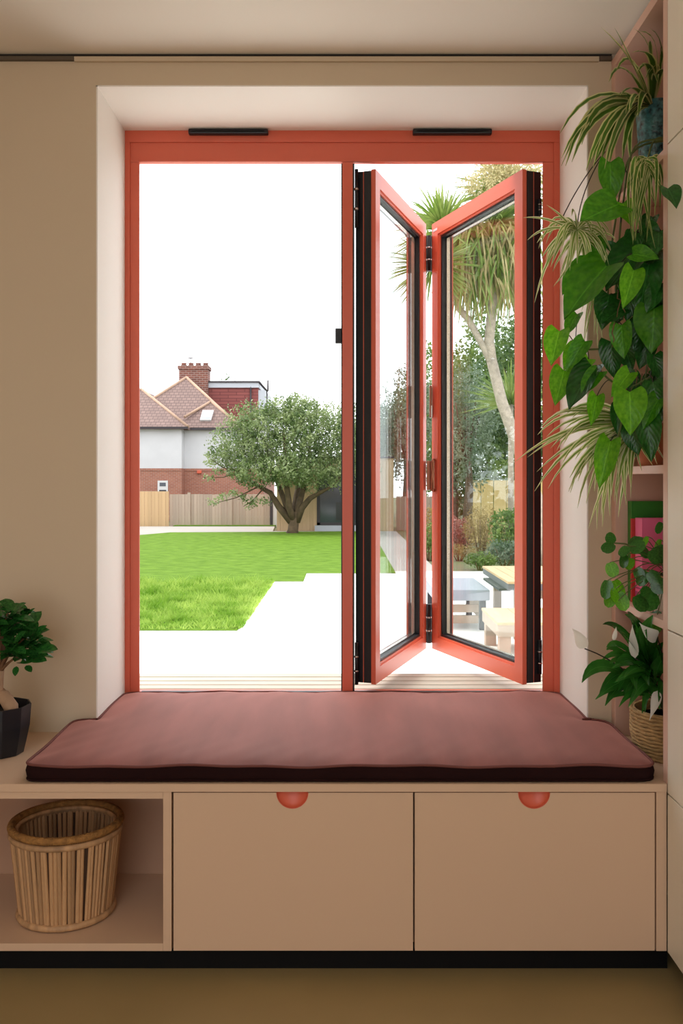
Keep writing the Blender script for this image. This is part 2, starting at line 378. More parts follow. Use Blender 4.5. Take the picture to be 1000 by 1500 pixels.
# slim blind track along the ceiling line
struct(MB().box(at(110,0,YW).x, at(876,0,YW).x, YW-0.010, YW, 2.497, 2.511).build('trim_1', M['wall'], None))
tr2 = MB(); tr2.box(XL, at(109,0,YW).x, YW-0.012, YW, 2.500, 2.511); tr2.box(at(877,0,YW).x, NX0-0.001, YW-0.012, YW, 2.500, 2.511)
struct(tr2.build('trim_2', mat('grey_track_end', lin(96, 84, 70), 0.6), None, fix=False))
struct(MB().box(XL, NX0-0.001, YW-0.006, YW, 2.5145, 2.5195).build('gap_shade_strip', mat('gap_shade', lin(40, 34, 28), 0.8), None))  # dark strip standing in for the shade in the gap below the ceiling

# ------------------------------------------------------------------ window_1: fixed frame, bifold leaves, vents
win = bpy.data.objects.new('window_1', None); COL.objects.link(win); win.location = (0, YF, OZ0); win.matrix_basis = Matrix.Translation((0, YF, OZ0))
struct(win, 'coral red bifold window with two leaves folded outwards', 'window')
FB = YF+0.085
JX0, JX1 = at(203.3,0,YF).x, at(795.5,0,YF).x
HZ = at(0,236.5,YF).z; RB = 0.020     # the rear half of each bar stands back by RB
a = OX0+t; b_ = OX1-t
def stepped(name, x0, x1, z0, z1, inner, rear):   # bar with a thin front lip, a raised outer band and a set-back rear half
    m = MB().box(x0, x1, YF+0.006, YF+0.016, z0, z1, 0.0015)
    m.box(*inner, 0.001); m.box(*rear)
    return m.build(name, M['coral'], win)
HB = at(0,208,YF).z; OT = OZ1-t-0.0002
stepped('jamb', a, JX0, 0.49, HZ-0.0003, (a, a+0.017, YF, YF+0.03, 0.49, HB-0.0003), (a, JX0-RB, YF+0.0155, FB, 0.49, HZ+RB-0.0003))
stepped('jamb', JX1, b_, 0.49, HZ-0.0003, (b_-0.020, b_, YF, YF+0.03, 0.49, HB-0.0003), (JX1+RB, b_, YF+0.0155, FB, 0.49, HZ+RB-0.0003))
stepped('head', a, b_, HZ, OT, (a, b_, YF, YF+0.03, HB, OT), (a, b_, YF+0.0155, FB, HZ+RB, OT))
B('head_bead', M['coral'], win, JX0-0.006, JX1+0.006, YF+0.003, YF+0.012, HZ+0.001, HZ+0.010, 0.001)
B('sill', M['coral'], win, a, b_, YF+0.006, FB, 0.488, 0.519, 0.002)
B('sill_track', M['black'], win, JX0, JX1, YF+0.03, YF+0.05, 0.519, 0.5225)
for (x0, x1) in ((277, 393), (604, 719)):
    p0, p1 = at(x0, 187, YF), at(x1, 199, YF)
    vt = B('trickle_vent', M['black'], win, p0.x, p1.x, YF-0.022, YF+0.001, p1.z, min(p0.z, OZ1-0.006), 0.004)
    B('vent_slot', M['plinth'], vt, p0.x+0.012, p1.x-0.012, YF-0.024, YF-0.02, p1.z+0.006, p1.z+0.009)

LT = 0.07
def leaf(name, p, q, z0, z1, away):
    """bifold leaf from p to q (x, y); the face p-q is the inner one, thickness goes to 'away'"""
    p = Vector((p[0], p[1], 0)); q = Vector((q[0], q[1], 0)); L = (q-p).length
    d = (q-p).normalized(); n = Vector((-d.y, d.x, 0))
    if n.dot(Vector((away[0], away[1], 0))) < 0: n = -n
    T = Matrix(((d.x, n.x, 0, p.x), (d.y, n.y, 0, p.y), (0, 0, 1, 0), (0, 0, 0, 1)))
    H = z1-z0
    root = bpy.data.objects.new(name, None); COL.objects.link(root); root.parent = win
    root.matrix_parent_inverse = win.matrix_basis.inverted(); root.matrix_basis = Matrix.Translation((p.x, p.y, z0))
    def add(nm, mb, m):
        mb.v = [tuple(T @ Vector(v)) for v in mb.v]
        me_o = mb.build(nm, m, None); me_o.parent = root; me_o.matrix_parent_inverse = (Matrix.Translation((p.x, p.y, z0))).inverted() if False else root.matrix_basis.inverted()
        return me_o
    W = 0.052
    def miter(x0, x1, z0_, z1_, w, y0, y1):     # four mitred bars of a ring
        bars = []
        o = [(x0, z0_), (x1, z0_), (x1, z1_), (x0, z1_)]; i = [(x0+w, z0_+w), (x1-w, z0_+w), (x1-w, z1_-w), (x0+w, z1_-w)]
        for k in range(4):
            k2 = (k+1) % 4
            bars.append(MB().prism([o[k], o[k2], i[k2], i[k]], y0, y1))
        return bars
    for k, mb in enumerate(miter(0, L, z0, z1, W, 0, 0.016)):
        add('rail' if k % 2 == 0 else 'stile', mb, M['coral'])
    for mb in miter(0.012, L-0.012, z0+0.012, z1-0.012, W-0.006, 0.016, 0.052): add('core', mb, M['black'])
    for mb in miter(0.003, L-0.003, z0+0.003, z1-0.003, W-0.002, 0.052, LT): add('outer_rail', mb, M['coral'])
    for mb in miter(W-0.002, L-W+0.002, z0+W-0.002, z1-W+0.002, 0.010, 0.006, 0.020): add('glazing_bead', mb, M['coral'])
    for mb in miter(W+0.008, L-W-0.008, z0+W+0.008, z1-W-0.008, 0.009, 0.012, 0.058): add('gasket', mb, M['black'])
    add('glass_pane', MB().box(W+0.012, L-W-0.012, 0.024, 0.030, z0+W+0.012, z1-W-0.012), M['glass'])
    add('glass_pane', MB().box(W+0.012, L-W-0.012, 0.046, 0.052, z0+W+0.012, z1-W-0.012), M['glass'])
    spm = miter(W+0.014, L-W-0.014, z0+W+0.014, z1-W-0.014, 0.008, 0.031, 0.045)
    for mb in spm: add('spacer', mb, M['steel'])
    # seals down the near edge
    for (ya, yb) in ((0.0165, 0.041), (0.0445, 0.0705)): add('edge_seal', MB().box(-0.003, 0.011, ya, yb, z0+0.004, z1-0.004, 0.001), M['black'])
    add('edge_strip', MB().box(-0.001, 0.011, 0.0412, 0.0443, z0+0.004, z1-0.004), M['coral'])
    return root, add
Z0L, Z1L = 0.550, 2.300
yn, yfr = 3.105, 3.775
xa0, xa1 = at(765,0,yn).x, at(632.5,0,yfr).x
xb0, xb1 = at(550,0,yn).x, at(624,0,yfr).x
LA, addA = leaf('window_leaf', (xa0, yn), (xa1, yfr), Z0L, Z1L, (1, 0))
LBf, addB = leaf('window_leaf', (xb0, yn), (xb1, yfr), Z0L, Z1L, (-1, 0))
LA['label'] = 'folded window leaf beside the shelf niche'; LBf['label'] = 'folded window leaf hinged to the slim closing post'
La = math.hypot(xa1-xa0, yfr-yn)
# small white printed mark high on leaf A
addA('maker_mark', MB().box(La-0.050, La-0.012, -0.0012, 0, Z1L-0.036, Z1L-0.026), M['wframe'])
# slim closing post with black catch
PX0, PX1 = -0.004, 0.031
po = B('closing_post', M['coral'], win, PX0, PX1, YF+0.004, YF+0.072, 0.5235, HZ-0.0008, 0.0015)
B('seal_strip', M['black'], po, PX0-0.004, PX0, YF+0.01, YF+0.06, 0.526, HZ-0.003)
B('seal_strip', M['black'], po, PX1, PX1+0.006, YF+0.012, YF+0.068, 0.526, HZ-0.003)
B('catch', M['black'], po, -0.028, -0.003, YF+0.01, YF+0.03, at(0,502,YF).z, at(0,480,YF).z, 0.002)
# hinges
def hinge(x, y, z0, z1, w=0.018, m='black'):
    zc = (z0+z1)/2
    h = MB(); h.tube([(x, y, z0), (x, y, z1)], w/2, 10)
    o = h.build('hinge', M[m], win)
    k = MB()
    for f0, f1 in ((0.30, 0.34), (0.64, 0.68)):
        k.tube([(x, y, z0+(z1-z0)*f0), (x, y, z0+(z1-z0)*f1)], w/2+0.0012, 10)
    k.build('hinge_knuckle', M['steel'], o)
    return o
for y0, y1 in ((246, 332), (942, 1004)):
    hinge(0.044, YF+0.015, at(0,y1,YF).z, at(0,y0,YF).z, 0.013)
for y0, y1 in ((288, 312), (940, 990)):
    hinge(at(793,0,YF).x, YF+0.03, at(0,y1,YF).z, at(0,y0,YF).z, 0.014)
xm = (xa1+xb1)/2
for y0, y1 in ((345, 397), (885, 942)):
    zz0, zz1 = at(0,y1,yfr).z, at(0,y0,yfr).z
    o = hinge(xm, yfr+0.004, zz0, zz1, 0.020)
    B('hinge_flap', M['black'], o, xb1-0.004, xa1+0.004, yfr+0.006, yfr+0.014, zz0, zz1, 0.001)
# bow handle in the gap and its slim twin above
zc0, zc1 = at(0,718,yfr).z, at(0,675,yfr).z
hx = xa1+0.004
MB().tube([(hx, yfr-0.005, zc1), (hx-0.004, yfr-0.045, zc1), (hx-0.006, yfr-0.052, zc1-0.008), (hx-0.006, yfr-0.052, zc0+0.008), (hx-0.004, yfr-0.045, zc0), (hx, yfr-0.005, zc0)], 0.008, 10).build('handle', M['bronze'], win)
B('handle_plate', M['bronze'], win, xm-0.010, xm+0.008, yfr-0.004, yfr+0.002, zc0, zc1, 0.002)
zd0, zd1 = at(0,612,yfr).z, at(0,565,yfr).z
B('slim_handle', M['bronze'], win, xm+0.001, xm+0.010, yfr-0.012, yfr+0.002, zd0, zd1, 0.002)
B('handle_tip', M['steel'], win, xm+0.006, xm+0.014, yfr-0.014, yfr-0.004, zd0, zd0+0.05, 0.002)

# ------------------------------------------------------------------ window seat: worktop, cubby, drawer unit, plinth
TOPZ = 0.487
NX = 0.804                                   # face of the tall cabinets and of the shelf niche
bt = MB()
bt.prism([(XL, YB-0.004), (NX, YB-0.004), (NX, YB+0.024), (1.16, YB+0.024), (1.16, YW), (OX1-t, YW), (OX1-t, YF+0.004), (OX0+t, YF+0.004), (OX0+t, YW), (XL, YW)], 0.4675, TOPZ, 'xy')
tag(bt.build('bench_top', M['bench'], None), 'blush pink window seat board running under the brown cushion', 'bench top')
sc = FPX/YB
bx = lambda px: (px-VX)/sc
bz = lambda py: EYE+(VY-py)/sc
ZK = bz(1393)                                # underside of the units
# cubby
cb = thing('open_cubby', (-1.2, 2.5, ZK), 'open blush pink cubby under the bench holding the bamboo basket', 'cubby')
CX0, CX1 = XL+0.01, bx(251)
ZT = 0.467
B('top_panel', M['bench'], cb, CX0, CX1-0.021, YB, YW-0.02, bz(1170), ZT)
B('bottom_panel', M['bench'], cb, CX0, CX1-0.021, YB, YW-0.02, ZK, bz(1382))
B('side_panel', M['bench'], cb, CX1-0.0205, CX1, YB, YW-0.02, ZK, ZT)
B('side_panel', M['bench'], cb, CX0-0.0, CX0+0.02, YB+0.002, YW-0.022, bz(1382), bz(1170))
B('divider', M['bench'], cb, -1.42, -1.40, YB+0.002, YW-0.04, bz(1382)+0.0005, bz(1170)-0.0005)
B('back_panel', M['carcass'], cb, CX0+0.02, CX1-0.021, 2.685, 2.70, bz(1382), bz(1170))
# drawer unit
du = thing('drawer_unit', (0.2, 2.5, ZK), 'blush pink two-drawer unit with round coral finger pulls', 'drawer unit')
dx0 = CX1+0.001
B('body', M['carcass'], du, dx0, bx(976), YB+0.045, YW-0.02, ZK, ZT)
B('filler_strip', M['bench'], du, bx(961), bx(976), YB, YB+0.0445, ZK, ZT)
def drawer(px0, px1, pc):
    x0, x1, z0, z1 = bx(px0), bx(px1), bz(1392.5), bz(1161.2)
    r = 23.0/sc; c = bx(pc)
    poly = [(x0, z0), (x1, z0), (x1, z1)]
    for k in range(0, 25): a = PI*k/24; poly.append((c+r*math.cos(a), z1-r*math.sin(a)))
    poly.append((x0, z1))
    m = MB(); m.prism(poly, YB, YB+0.019)
    d = m.build('drawer', M['bench'], du, fix=False)
    g = MB(); rows = 8; cols = 16          # scooped half bowl
    for i in range(rows+1):
        ph = PI/2*i/rows
        for j in range(cols+1):
            a = PI*j/cols
            g.v.append((c+r*math.cos(ph)*math.cos(a), YB+0.002+0.017*math.sin(ph), z1-r*math.cos(ph)*math.sin(a)))
    for i in range(rows):
        for j in range(cols):
            n = i*(cols+1)+j; g.face([n, n+1, n+cols+2, n+cols+1], None, True)
    g.build('finger_pull', M['coral'], d, fix=False)
    # coral edge ring so that the cut shows its thickness
    e = MB(); pts = [(c+r*math.cos(PI*k/24), YB+0.0004, z1-r*math.sin(PI*k/24)) for k in range(25)]
    e.tube(pts, 0.0012, 6); e.build('pull_rim', M['coral'], d)
drawer(254, 604.6, 428); drawer(607.4, 958.6, 782)
struct(B('baseboard_window', M['plinth'], None, XL, NX+0.02, YB+0.05, YB+0.07, 0, ZK-0.0005))

# ------------------------------------------------------------------ tall cabinets on the right, shelf niche
tc = thing('tall_cabinet', (1.0, 1.4, 0.0), 'tall cream wall cabinet with flat handleless doors', 'cabinet')
zs = [bz(1393), bz(1161), bz(922), bz(213), 2.50]
CY1 = YB-0.008
B('carcass', M['carcass'], tc, NX+0.021, XR-0.002, 0.4, CY1, bz(1393), 2.50)
for i in range(4):
    for (y0, y1) in ((1.70, CY1), (1.05, 1.697), (0.4, 1.047)):
        B('door', M['cab'], tc, NX+0.0, NX+0.02, y0, y1, zs[i]+0.002, zs[i+1]-0.002, 0.001)
B('plinth', M['plinth'], tc, NX+0.05, XR-0.002, 0.4, CY1+0.05, 0, bz(1393)-0.0005)
B('cornice', M['cab'], tc, NX+0.002, XR-0.002, 0.4, CY1, 2.5005, ZC-0.001)

nk = thing('shelf_niche', (0.98, 2.5, TOPZ), 'blush pink open shelf niche crowded with trailing plants', 'shelves')
NXB = 1.15
B('side_panel', M['blush'], nk, NX, NXB, CY1+0.003, CY1+0.031, TOPZ+0.0005, 2.50)
B('side_panel', M['blush'], nk, NX, NXB, 2.708, YW-0.0005, TOPZ+0.0005, 2.50)
B('back_panel', M['blush'], nk, NXB, NXB+0.015, CY1+0.003, YW-0.0005, TOPZ+0.0005, 2.50)
B('top_panel', M['blush'], nk, NX, NXB, CY1+0.0312, 2.7078, 2.472, 2.50)
S1, S2, S3 = 2.075, 1.281, 0.889
for z in (S1, S2, S3): B('shelf', M['blush'], nk, NX+0.001, NXB, CY1+0.0312, 2.7078, z-0.021, z)

# ------------------------------------------------------------------ cushion
def cushion():
    root = thing('seat_cushion', (0, 2.6, TOPZ), 'brown velvet seat cushion with piped edges filling the window seat', 'cushion')
    x0, x1, xr0, xr1 = -0.797, 0.783, OX0+0.008, OX1-0.008
    yf, ym, yb = YB+0.010, YW-0.010, YF-0.002
    poly = [(x0, yf), (x1, yf), (x1, ym), (xr1, ym), (xr1, yb), (xr0, yb), (xr0, ym), (x0, ym)]
    # rounded outline
    def rounded(poly, r, n=5):
        out = []
        N = len(poly)
        for i in range(N):
            p = Vector(poly[i]); a = Vector(poly[i-1]); b = Vector(poly[(i+1) % N])
            rr = r[i]
            ua = (a-p).normalized()*rr; ub = (b-p).normalized()*rr
            for k in range(n+1):
                s = k/n; out.append(tuple((p+ua)*(1-s)**2 + p*2*s*(1-s) + (p+ub)*s*s))
        return out
    ol = rounded(poly, [0.03, 0.045, 0.07, 0.022, 0.035, 0.035, 0.022, 0.06])
    # resample finely
    fine = []
    for i in range(len(ol)):
        a = Vector(ol[i]); b = Vector(ol[(i+1) % len(ol)]); L = (b-a).length; n = max(1, int(L/0.035))
        for k in range(n): fine.append(a.lerp(b, k/n))
    N = len(fine)
    zt, zb = 0.527, TOPZ+0.003
    wav = lambda p: 0.0022*math.sin(p.x*13)+0.0016*math.sin(p.x*31+p.y*17)
    bm = bmesh.new()
    # top surface: triangulated outline, then subdivided and puffed by distance to the outline
    vs_ = [bm.verts.new((p.x, p.y, zt)) for p in fine]
    f = bm.faces.new(vs_)
    bmesh.ops.triangulate(bm, faces=[f])
    segs = [(fine[i], fine[(i+1) % N]) for i in range(N)]
    bm.free()
    G = 0.022
    def inside(x, y):
        c = False
        for a, b in segs:
            if (a.y > y) != (b.y > y) and x < (b.x-a.x)*(y-a.y)/(b.y-a.y)+a.x: c = not c
        return c
    import numpy as np
    A = np.array([tuple(a) for a, b in segs]); Bv = np.array([tuple(b) for a, b in segs])
    def dist(x, y):
        P = np.array([x, y]); d = Bv-A; tt = np.clip(((P-A)*d).sum(1)/np.maximum((d*d).sum(1), 1e-12), 0, 1)
        return float(np.sqrt((((A+d*tt[:, None])-P)**2).sum(1)).min())
    from mathutils.geometry import delaunay_2d_cdt
    pts = [Vector(p) for p in fine]; edges = [(i, (i+1) % N) for i in range(N)]
    x = x0
    row = 0
    y = yf
    while y < yb:
        x = x0+(0.5*G if row % 2 else 0)
        while x < x1:
            if inside(x, y) and dist(x, y) > 0.012: pts.append(Vector((x, y)))
            x += G
        y += G*0.87; row += 1
    vo, eo, fo, *_ = delaunay_2d_cdt(pts, edges, [list(range(N))], 1, 1e-6)
    m = MB()
    for p in vo:
        d = dist(p.x, p.y)
        h = 0.013*(1-math.exp(-d/0.035)) + 0.004*(1-math.exp(-d/0.2))
        # soft creases running in from the edges
        h += 0.0016*math.exp(-d/0.10)*math.sin((p.x-p.y*0.6)*70+2*math.sin(p.y*9))*(1-math.exp(-d/0.015))
        h += 0.0015*math.sin(p.x*9+p.y*5)*math.sin(p.y*11)
        m.v.append((p.x, p.y, zt+h+wav(p)*math.exp(-d/0.05)))
    for fc in fo: m.face(list(fc), None, True)
    m.build('top_panel', M['cushion'], root)
    s = MB(); prof = [(0.0, zt), (0.004, zt-0.010), (0.006, (zt+zb)/2), (0.004, zb+0.008), (-0.001, zb)]
    nor = []
    for i in range(N):
        tn = (fine[(i+1) % N]-fine[i-1]).normalized(); nor.append(Vector((tn.y, -tn.x)))
    for (o_, z) in prof:
        for i in range(N):
            w = wav(fine[i]) if z > zb+0.001 else 0
            s.v.append((fine[i].x+nor[i].x*o_, fine[i].y+nor[i].y*o_, z+w))
    for r_ in range(len(prof)-1):
        for i in range(N):
            j = (i+1) % N; s.face([r_*N+i, r_*N+j, (r_+1)*N+j, (r_+1)*N+i], None, True)
    s.face([(len(prof)-1)*N+i for i in range(N)])
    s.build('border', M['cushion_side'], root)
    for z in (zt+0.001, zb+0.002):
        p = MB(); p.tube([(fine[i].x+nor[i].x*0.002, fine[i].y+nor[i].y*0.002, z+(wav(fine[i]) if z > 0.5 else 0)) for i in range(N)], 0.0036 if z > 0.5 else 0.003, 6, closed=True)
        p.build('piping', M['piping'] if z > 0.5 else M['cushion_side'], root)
cushion()

# ------------------------------------------------------------------ bamboo basket in the cubby
def bamboo_basket():
    cx, cy, z0, z1 = -0.742, 2.452, bz(1382)+0.0005, 0.326
    r0, r1 = 0.116, 0.139
    root = thing('waste_basket', (cx, cy, z0), 'round bamboo stick basket with rope rim inside the open cubby', 'basket')
    n = 72; rng = random.Random(3)
    m = MB(); m.tube([(0,0,0), (0,0,0.34), (0,0,0.67), (0,0,1)], [1, 1.06, 0.97, 1.02], 7); base = m.build('stick', M['bamboo'], root)
    me = base.data; bpy.data.objects.remove(base)
    for k in range(n):
        a = 2*PI*k/n+rng.uniform(-0.02, 0.02)
        p0 = Vector((cx+r0*math.cos(a), cy+r0*math.sin(a), z0+0.012)); a2 = a+rng.uniform(-0.02, 0.02)
        p1 = Vector((cx+r1*math.cos(a2), cy+r1*math.sin(a2), z1-0.012))
        d = p1-p0; q = d.to_track_quat('Z', 'Y')
        w = rng.uniform(0.0050, 0.0066)
        Mx = Matrix.Translation(p0) @ q.to_matrix().to_4x4() @ Matrix.Rotation(rng.uniform(0, 6), 4, 'Z') @ Matrix.Diagonal((w, w, d.length, 1))
        share(me, 'stick', root, Mx)
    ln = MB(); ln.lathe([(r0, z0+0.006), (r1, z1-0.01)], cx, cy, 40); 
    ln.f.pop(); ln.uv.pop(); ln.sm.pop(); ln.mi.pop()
    ln.build('lining', M['dark_in'], root, fix=False)  # dark liner, its colour imitating shade inside and between the sticks
    def ring(nm, r, z, w, mt, seg=48, sub=8):
        g = MB(); g.tube([(cx+r*math.cos(2*PI*k/seg), cy+r*math.sin(2*PI*k/seg), z) for k in range(seg)], w, sub, closed=True)
        return g.build(nm, mt, root)
    ring('base_hoop', r0+0.005, z0+0.010, 0.009, M['bamboo'])
    ring('upper_hoop', r1+0.002, z1-0.016, 0.0085, M['bamboo'])
    ring('inner_hoop', r1-0.012, z1-0.006, 0.006, M['bamboo'])
    rp = MB(); tw = 150                     # rope wound round the rim
    rp.tube([(cx+(r1+0.001)*math.cos(2*PI*k/(tw*2)), cy+(r1+0.001)*math.sin(2*PI*k/(tw*2)), z1+0.003) for k in range(tw*2)], [0.0108 if k % 2 else 0.0094 for k in range(tw*2)], 9, closed=True)
    rp.build('rope_rim', M['rope'], root)
bamboo_basket()

# ------------------------------------------------------------------ leaf shapes
def bez(p0, p1, p2, t): return p0*(1-t)**2 + p1*2*t*(1-t) + p2*t*t
PROF = {
 'strap': lambda s: min(1, 0.55+1.6*s)*(1-s**3.2)**0.9 if s < 1 else 0,
 'lance': lambda s: (math.sin(PI*min(1, s**0.75)))**0.85 if 0 < s < 1 else 0.02,
 'spathe': lambda s: (math.sin(PI*min(1, s**0.55)))**1.25 if 0 < s < 1 else 0.02,
}
def curve_leaf(p0, p1, p2, w, prof, n, up=(0, -0.4, 1), fold=0.25, mb=None, petiole=0.0):
    m = mb or MB(); P = PROF[prof]; p0, p1, p2 = Vector(p0), Vector(p1), Vector(p2); up = Vector(up)
    k0 = len(m.v)
    for i in range(n+1):
        s = i/n; c = bez(p0, p1, p2, s); tg = (bez(p0, p1, p2, min(1, s+0.02))-bez(p0, p1, p2, max(0, s-0.02)))
        if tg.length < 1e-9: tg = Vector((0, 0, 1))
        tg.normalize(); sd = tg.cross(up)
        if sd.length < 1e-4: sd = Vector((1, 0, 0))
        sd.normalize(); nn = sd.cross(tg)
        ww = max(w*0.5*P(s), w*0.02)
        m.v += [tuple(c-sd*ww+nn*ww*fold), tuple(c), tuple(c+sd*ww+nn*ww*fold)]
    for i in range(n):
        a = k0+i*3; s0, s1 = i/n, (i+1)/n
        m.face([a, a+1, a+4, a+3], [(0, s0), (0.5, s0), (0.5, s1), (0, s1)], True)
        m.face([a+1, a+2, a+5, a+4], [(0.5, s0), (1, s0), (1, s1), (0.5, s1)], True)
    return m
def card_leaf(outline, fold=0.18, droop=0.15, n=9, wave=0.0):
    """unit leaf along +Y from 0 to 1, facing +Z; outline(s) = half width"""
    m = MB(); cols = (-1, -0.55, 0, 0.55, 1)
    for i in range(n+1):
        s = i/n; w = max(outline(s), 0.004)
        for c in cols:
            z = fold*w*abs(c)-droop*s*s+wave*math.sin(s*9+c)*abs(c)*0.06
            m.v.append((w*c, s, z))
    for i in range(n):
        for j in range(4):
            a = i*5+j; u0, u1 = (cols[j]+1)/2, (cols[j+1]+1)/2
            m.face([a, a+1, a+6, a+5], [(u0, i/n), (u1, i/n), (u1, (i+1)/n), (u0, (i+1)/n)], True)
    return m
def mesh_of(mb, name, material):
    o = mb.build(name, material, None, fix=False); me = o.data; bpy.data.objects.remove(o); return me
def heart_out(s):
    return 0.40*math.sqrt(max(0, 1-((s-0.27)/0.36)**2)) if s < 0.27 else 0.40*(math.cos((s-0.27)/0.73*PI/2))**0.92
def heart_mesh(material, droop):
    """heart leaf with two lobes behind the stalk"""
    m = card_leaf(heart_out, 0.34, droop, 11, 0.6)
    for i, v in enumerate(m.v):
        s = v[1]; c = abs(v[0])
        if s < 0.3: m.v[i] = (v[0], s-(0.3-s)*c*1.4+0.0, v[2])
    return mesh_of(m, 'leaf', material)
HE = {'b': [heart_mesh(M['heart'], d) for d in (0.05, 0.16, 0.28)], 'd': [heart_mesh(M['heart_dark'], d) for d in (0.05, 0.16, 0.28)]}
def place_leaf(me, parent, base, tip, nrm, wid=1.0, name='leaf'):
    base, tip, nrm = Vector(base), Vector(tip), Vector(nrm)
    y = tip-base; L = y.length; y.normalize(); x = y.cross(nrm)
    if x.length < 1e-4: x = Vector((1, 0, 0))
    x.normalize(); z = x.cross(y)
    R = Matrix((x, y, z)).transposed().to_4x4()
    return share(me, name, parent, Matrix.Translation(base) @ R @ Matrix.Diagonal((L*wid, L, L, 1)))

# ------------------------------------------------------------------ spider plant in the teal vase, top shelf
def in_niche(p):      # keep leaves out of the solid parts of the room
    p = Vector(p)
    lim = NX-0.012
    if p.y > YW-0.012: p.y = YW-0.012
    if p.y < CY1+0.04 and p.x > lim: p.x = lim
    return p
def spider_leaves(root, specs, mt, w, rng, jitter=0, n=8):
    for (b, m_, tp) in specs:
        for k in range(1+jitter):
            j = (lambda s: Vector((rng.uniform(-s, s), rng.uniform(-s, s), rng.uniform(-s, s)))) if k else (lambda s: Vector((0, 0, 0)))
            p0 = Vector(b)+j(0.006); p1 = in_niche(Vector(m_)+j(0.030)); p2 = in_niche(Vector(tp)+j(0.042))
            curve_leaf(p0, p1, p2, w*rng.uniform(0.75, 1.1), 'strap', n, up=(rng.uniform(-0.5, 0.2), -0.8, 0.6), fold=rng.uniform(0.1, 0.4)).build('leaf', mt, root, fix=False)
rng = random.Random(11)
vase = MB(); vx, vy = 0.884, 2.60
prof = [(0.030, S1+0.001), (0.034, S1+0.01), (0.044, S1+0.09), (0.050, S1+0.17), (0.052, S1+0.21), (0.050, S1+0.235), (0.045, S1+0.235), (0.044, S1+0.215)]
vase.lathe(prof, vx, vy, 28)
vo = vase.build('vase', M['teal'], None, fix=True)
tag(vo, 'tall mottled teal vase on the top shelf holding a spider plant', 'vase')
sp = thing('spider_plant', (vx, vy, S1+0.22), 'striped spider plant arching out of the teal vase on the top shelf', 'plant')
bs = Vector((vx-0.01, vy, S1+0.222))
A = lambda px, py, y: at(px, py, y)
spec = [
 (bs, A(935, 90, 2.50), A(880, 40, 2.42)), (bs, A(925, 50, 2.55), A(902, 104, 2.50)), (bs, A(962, 65, 2.45), A(932, 106, 2.40)),
 (bs, A(965, 60, 2.5), A(928, 42, 2.45)), (bs, A(985, 60, 2.45), A(952, 42, 2.42)), (bs, A(960, 80, 2.40), A(937, 96, 2.36)),
 (bs, A(880, 95, 2.55), A(822, 243, 2.46)), (bs, A(880, 110, 2.58), A(838, 205, 2.52)), (bs, A(862, 130, 2.50), A(822, 232, 2.44)),
 (bs, A(880, 120, 2.50), A(844, 212, 2.48)), (bs, A(890, 130, 2.45), A(858, 250, 2.40)), (bs, A(900, 130, 2.44), A(868, 246, 2.40)),
 (bs, A(905, 140, 2.44), A(878, 240, 2.42)), (bs, A(915, 135, 2.42), A(890, 246, 2.38)), (bs, A(920, 140, 2.46), A(911, 236, 2.44)),
 (bs, A(940, 105, 2.38), A(934, 172, 2.34)), (bs, A(905, 128, 2.55), A(904, 140, 2.6)), (bs, A(890, 150, 2.5), A(862, 235, 2.5)),
 (bs, A(930, 110, 2.45), A(908, 140, 2.40)), (bs, A(960, 85, 2.42), A(962, 120, 2.36)),
]
spider_leaves(sp, spec, M['spider'], 0.024, rng, 1)
# hanging plantlets on runners
def plantlet(root, c, r, n, mt, rng, down=0.6, w=0.011):
    c = Vector(c)
    for k in range(n):
        a = rng.uniform(0, 2*PI); el = rng.uniform(-0.5, 1.0)
        d = Vector((math.cos(a)*math.cos(el), math.sin(a)*math.cos(el)*0.7, math.sin(el)))
        L = r*rng.uniform(0.6, 1.15)
        tp = in_niche(c+d*L+Vector((0, 0, -down*L*rng.uniform(0.5, 1.3))))
        curve_leaf(c, in_niche(c+d*L*0.65+Vector((0, 0, 0.15*L))), tp, w*rng.uniform(0.7, 1.15), 'strap', 7, up=(rng.uniform(-0.4, 0.4), -1, 0.5), fold=0.25).build('leaf', mt, root, fix=False)
pl = thing('spider_plantlet', A(835, 345, 2.44), 'pale spider plantlet dangling on a dark runner before the white reveal', 'plant')
plantlet(pl, A(845, 338, 2.46), 0.12, 38, M['spider_pale'], rng, 0.9)
plantlet(pl, A(858, 352, 2.47), 0.09, 26, M['spider_pale'], rng, 0.9)
for (m_, tp) in (((800, 315), (766, 319)), ((800, 325), (772, 352)), ((815, 340), (792, 380)), ((830, 320), (800, 300)), ((840, 350), (826, 405)), ((820, 350), (806, 392)), ((850, 375), (810, 420))):
    curve_leaf(A(838, 338, 2.45), A(*m_, 2.43), A(*tp, 2.41), 0.011, 'strap', 8, up=(0, -1, 0.5)).build('leaf', M['spider_pale'], pl, fix=False)
rn = MB(); rn.tube([tuple(bez(A(886, 222, 2.44), A(850, 262, 2.44), A(822, 322, 2.45), k/10)) for k in range(11)], 0.0015, 5)
rn.tube([tuple(bez(A(886, 222, 2.44), A(848, 280, 2.44), A(845, 335, 2.46), k/10)) for k in range(11)], 0.0015, 5)
rn.build('runner', M['vine_dark'], pl)
pl2 = thing('spider_plantlet', A(938, 232, 2.36), 'bushy spider plantlet hanging over the edge of the top shelf', 'plant')
for k in range(30):
    b0 = A(940+rng.uniform(-10, 18), 232+rng.uniform(-4, 10), 2.36)
    tx = rng.uniform(918, 974); ty = rng.uniform(290, 372) if 925 < tx < 962 else rng.uniform(255, 320)
    curve_leaf(b0, A((940+tx)/2+rng.uniform(-25, 25), 225+rng.uniform(-15, 25), 2.34), in_niche(A(tx, ty, rng.uniform(2.31, 2.38))), 0.012, 'strap', 8, up=(rng.uniform(-0.4, 0.4), -1, 0.3)).build('leaf', M['spider'], pl2, fix=False)

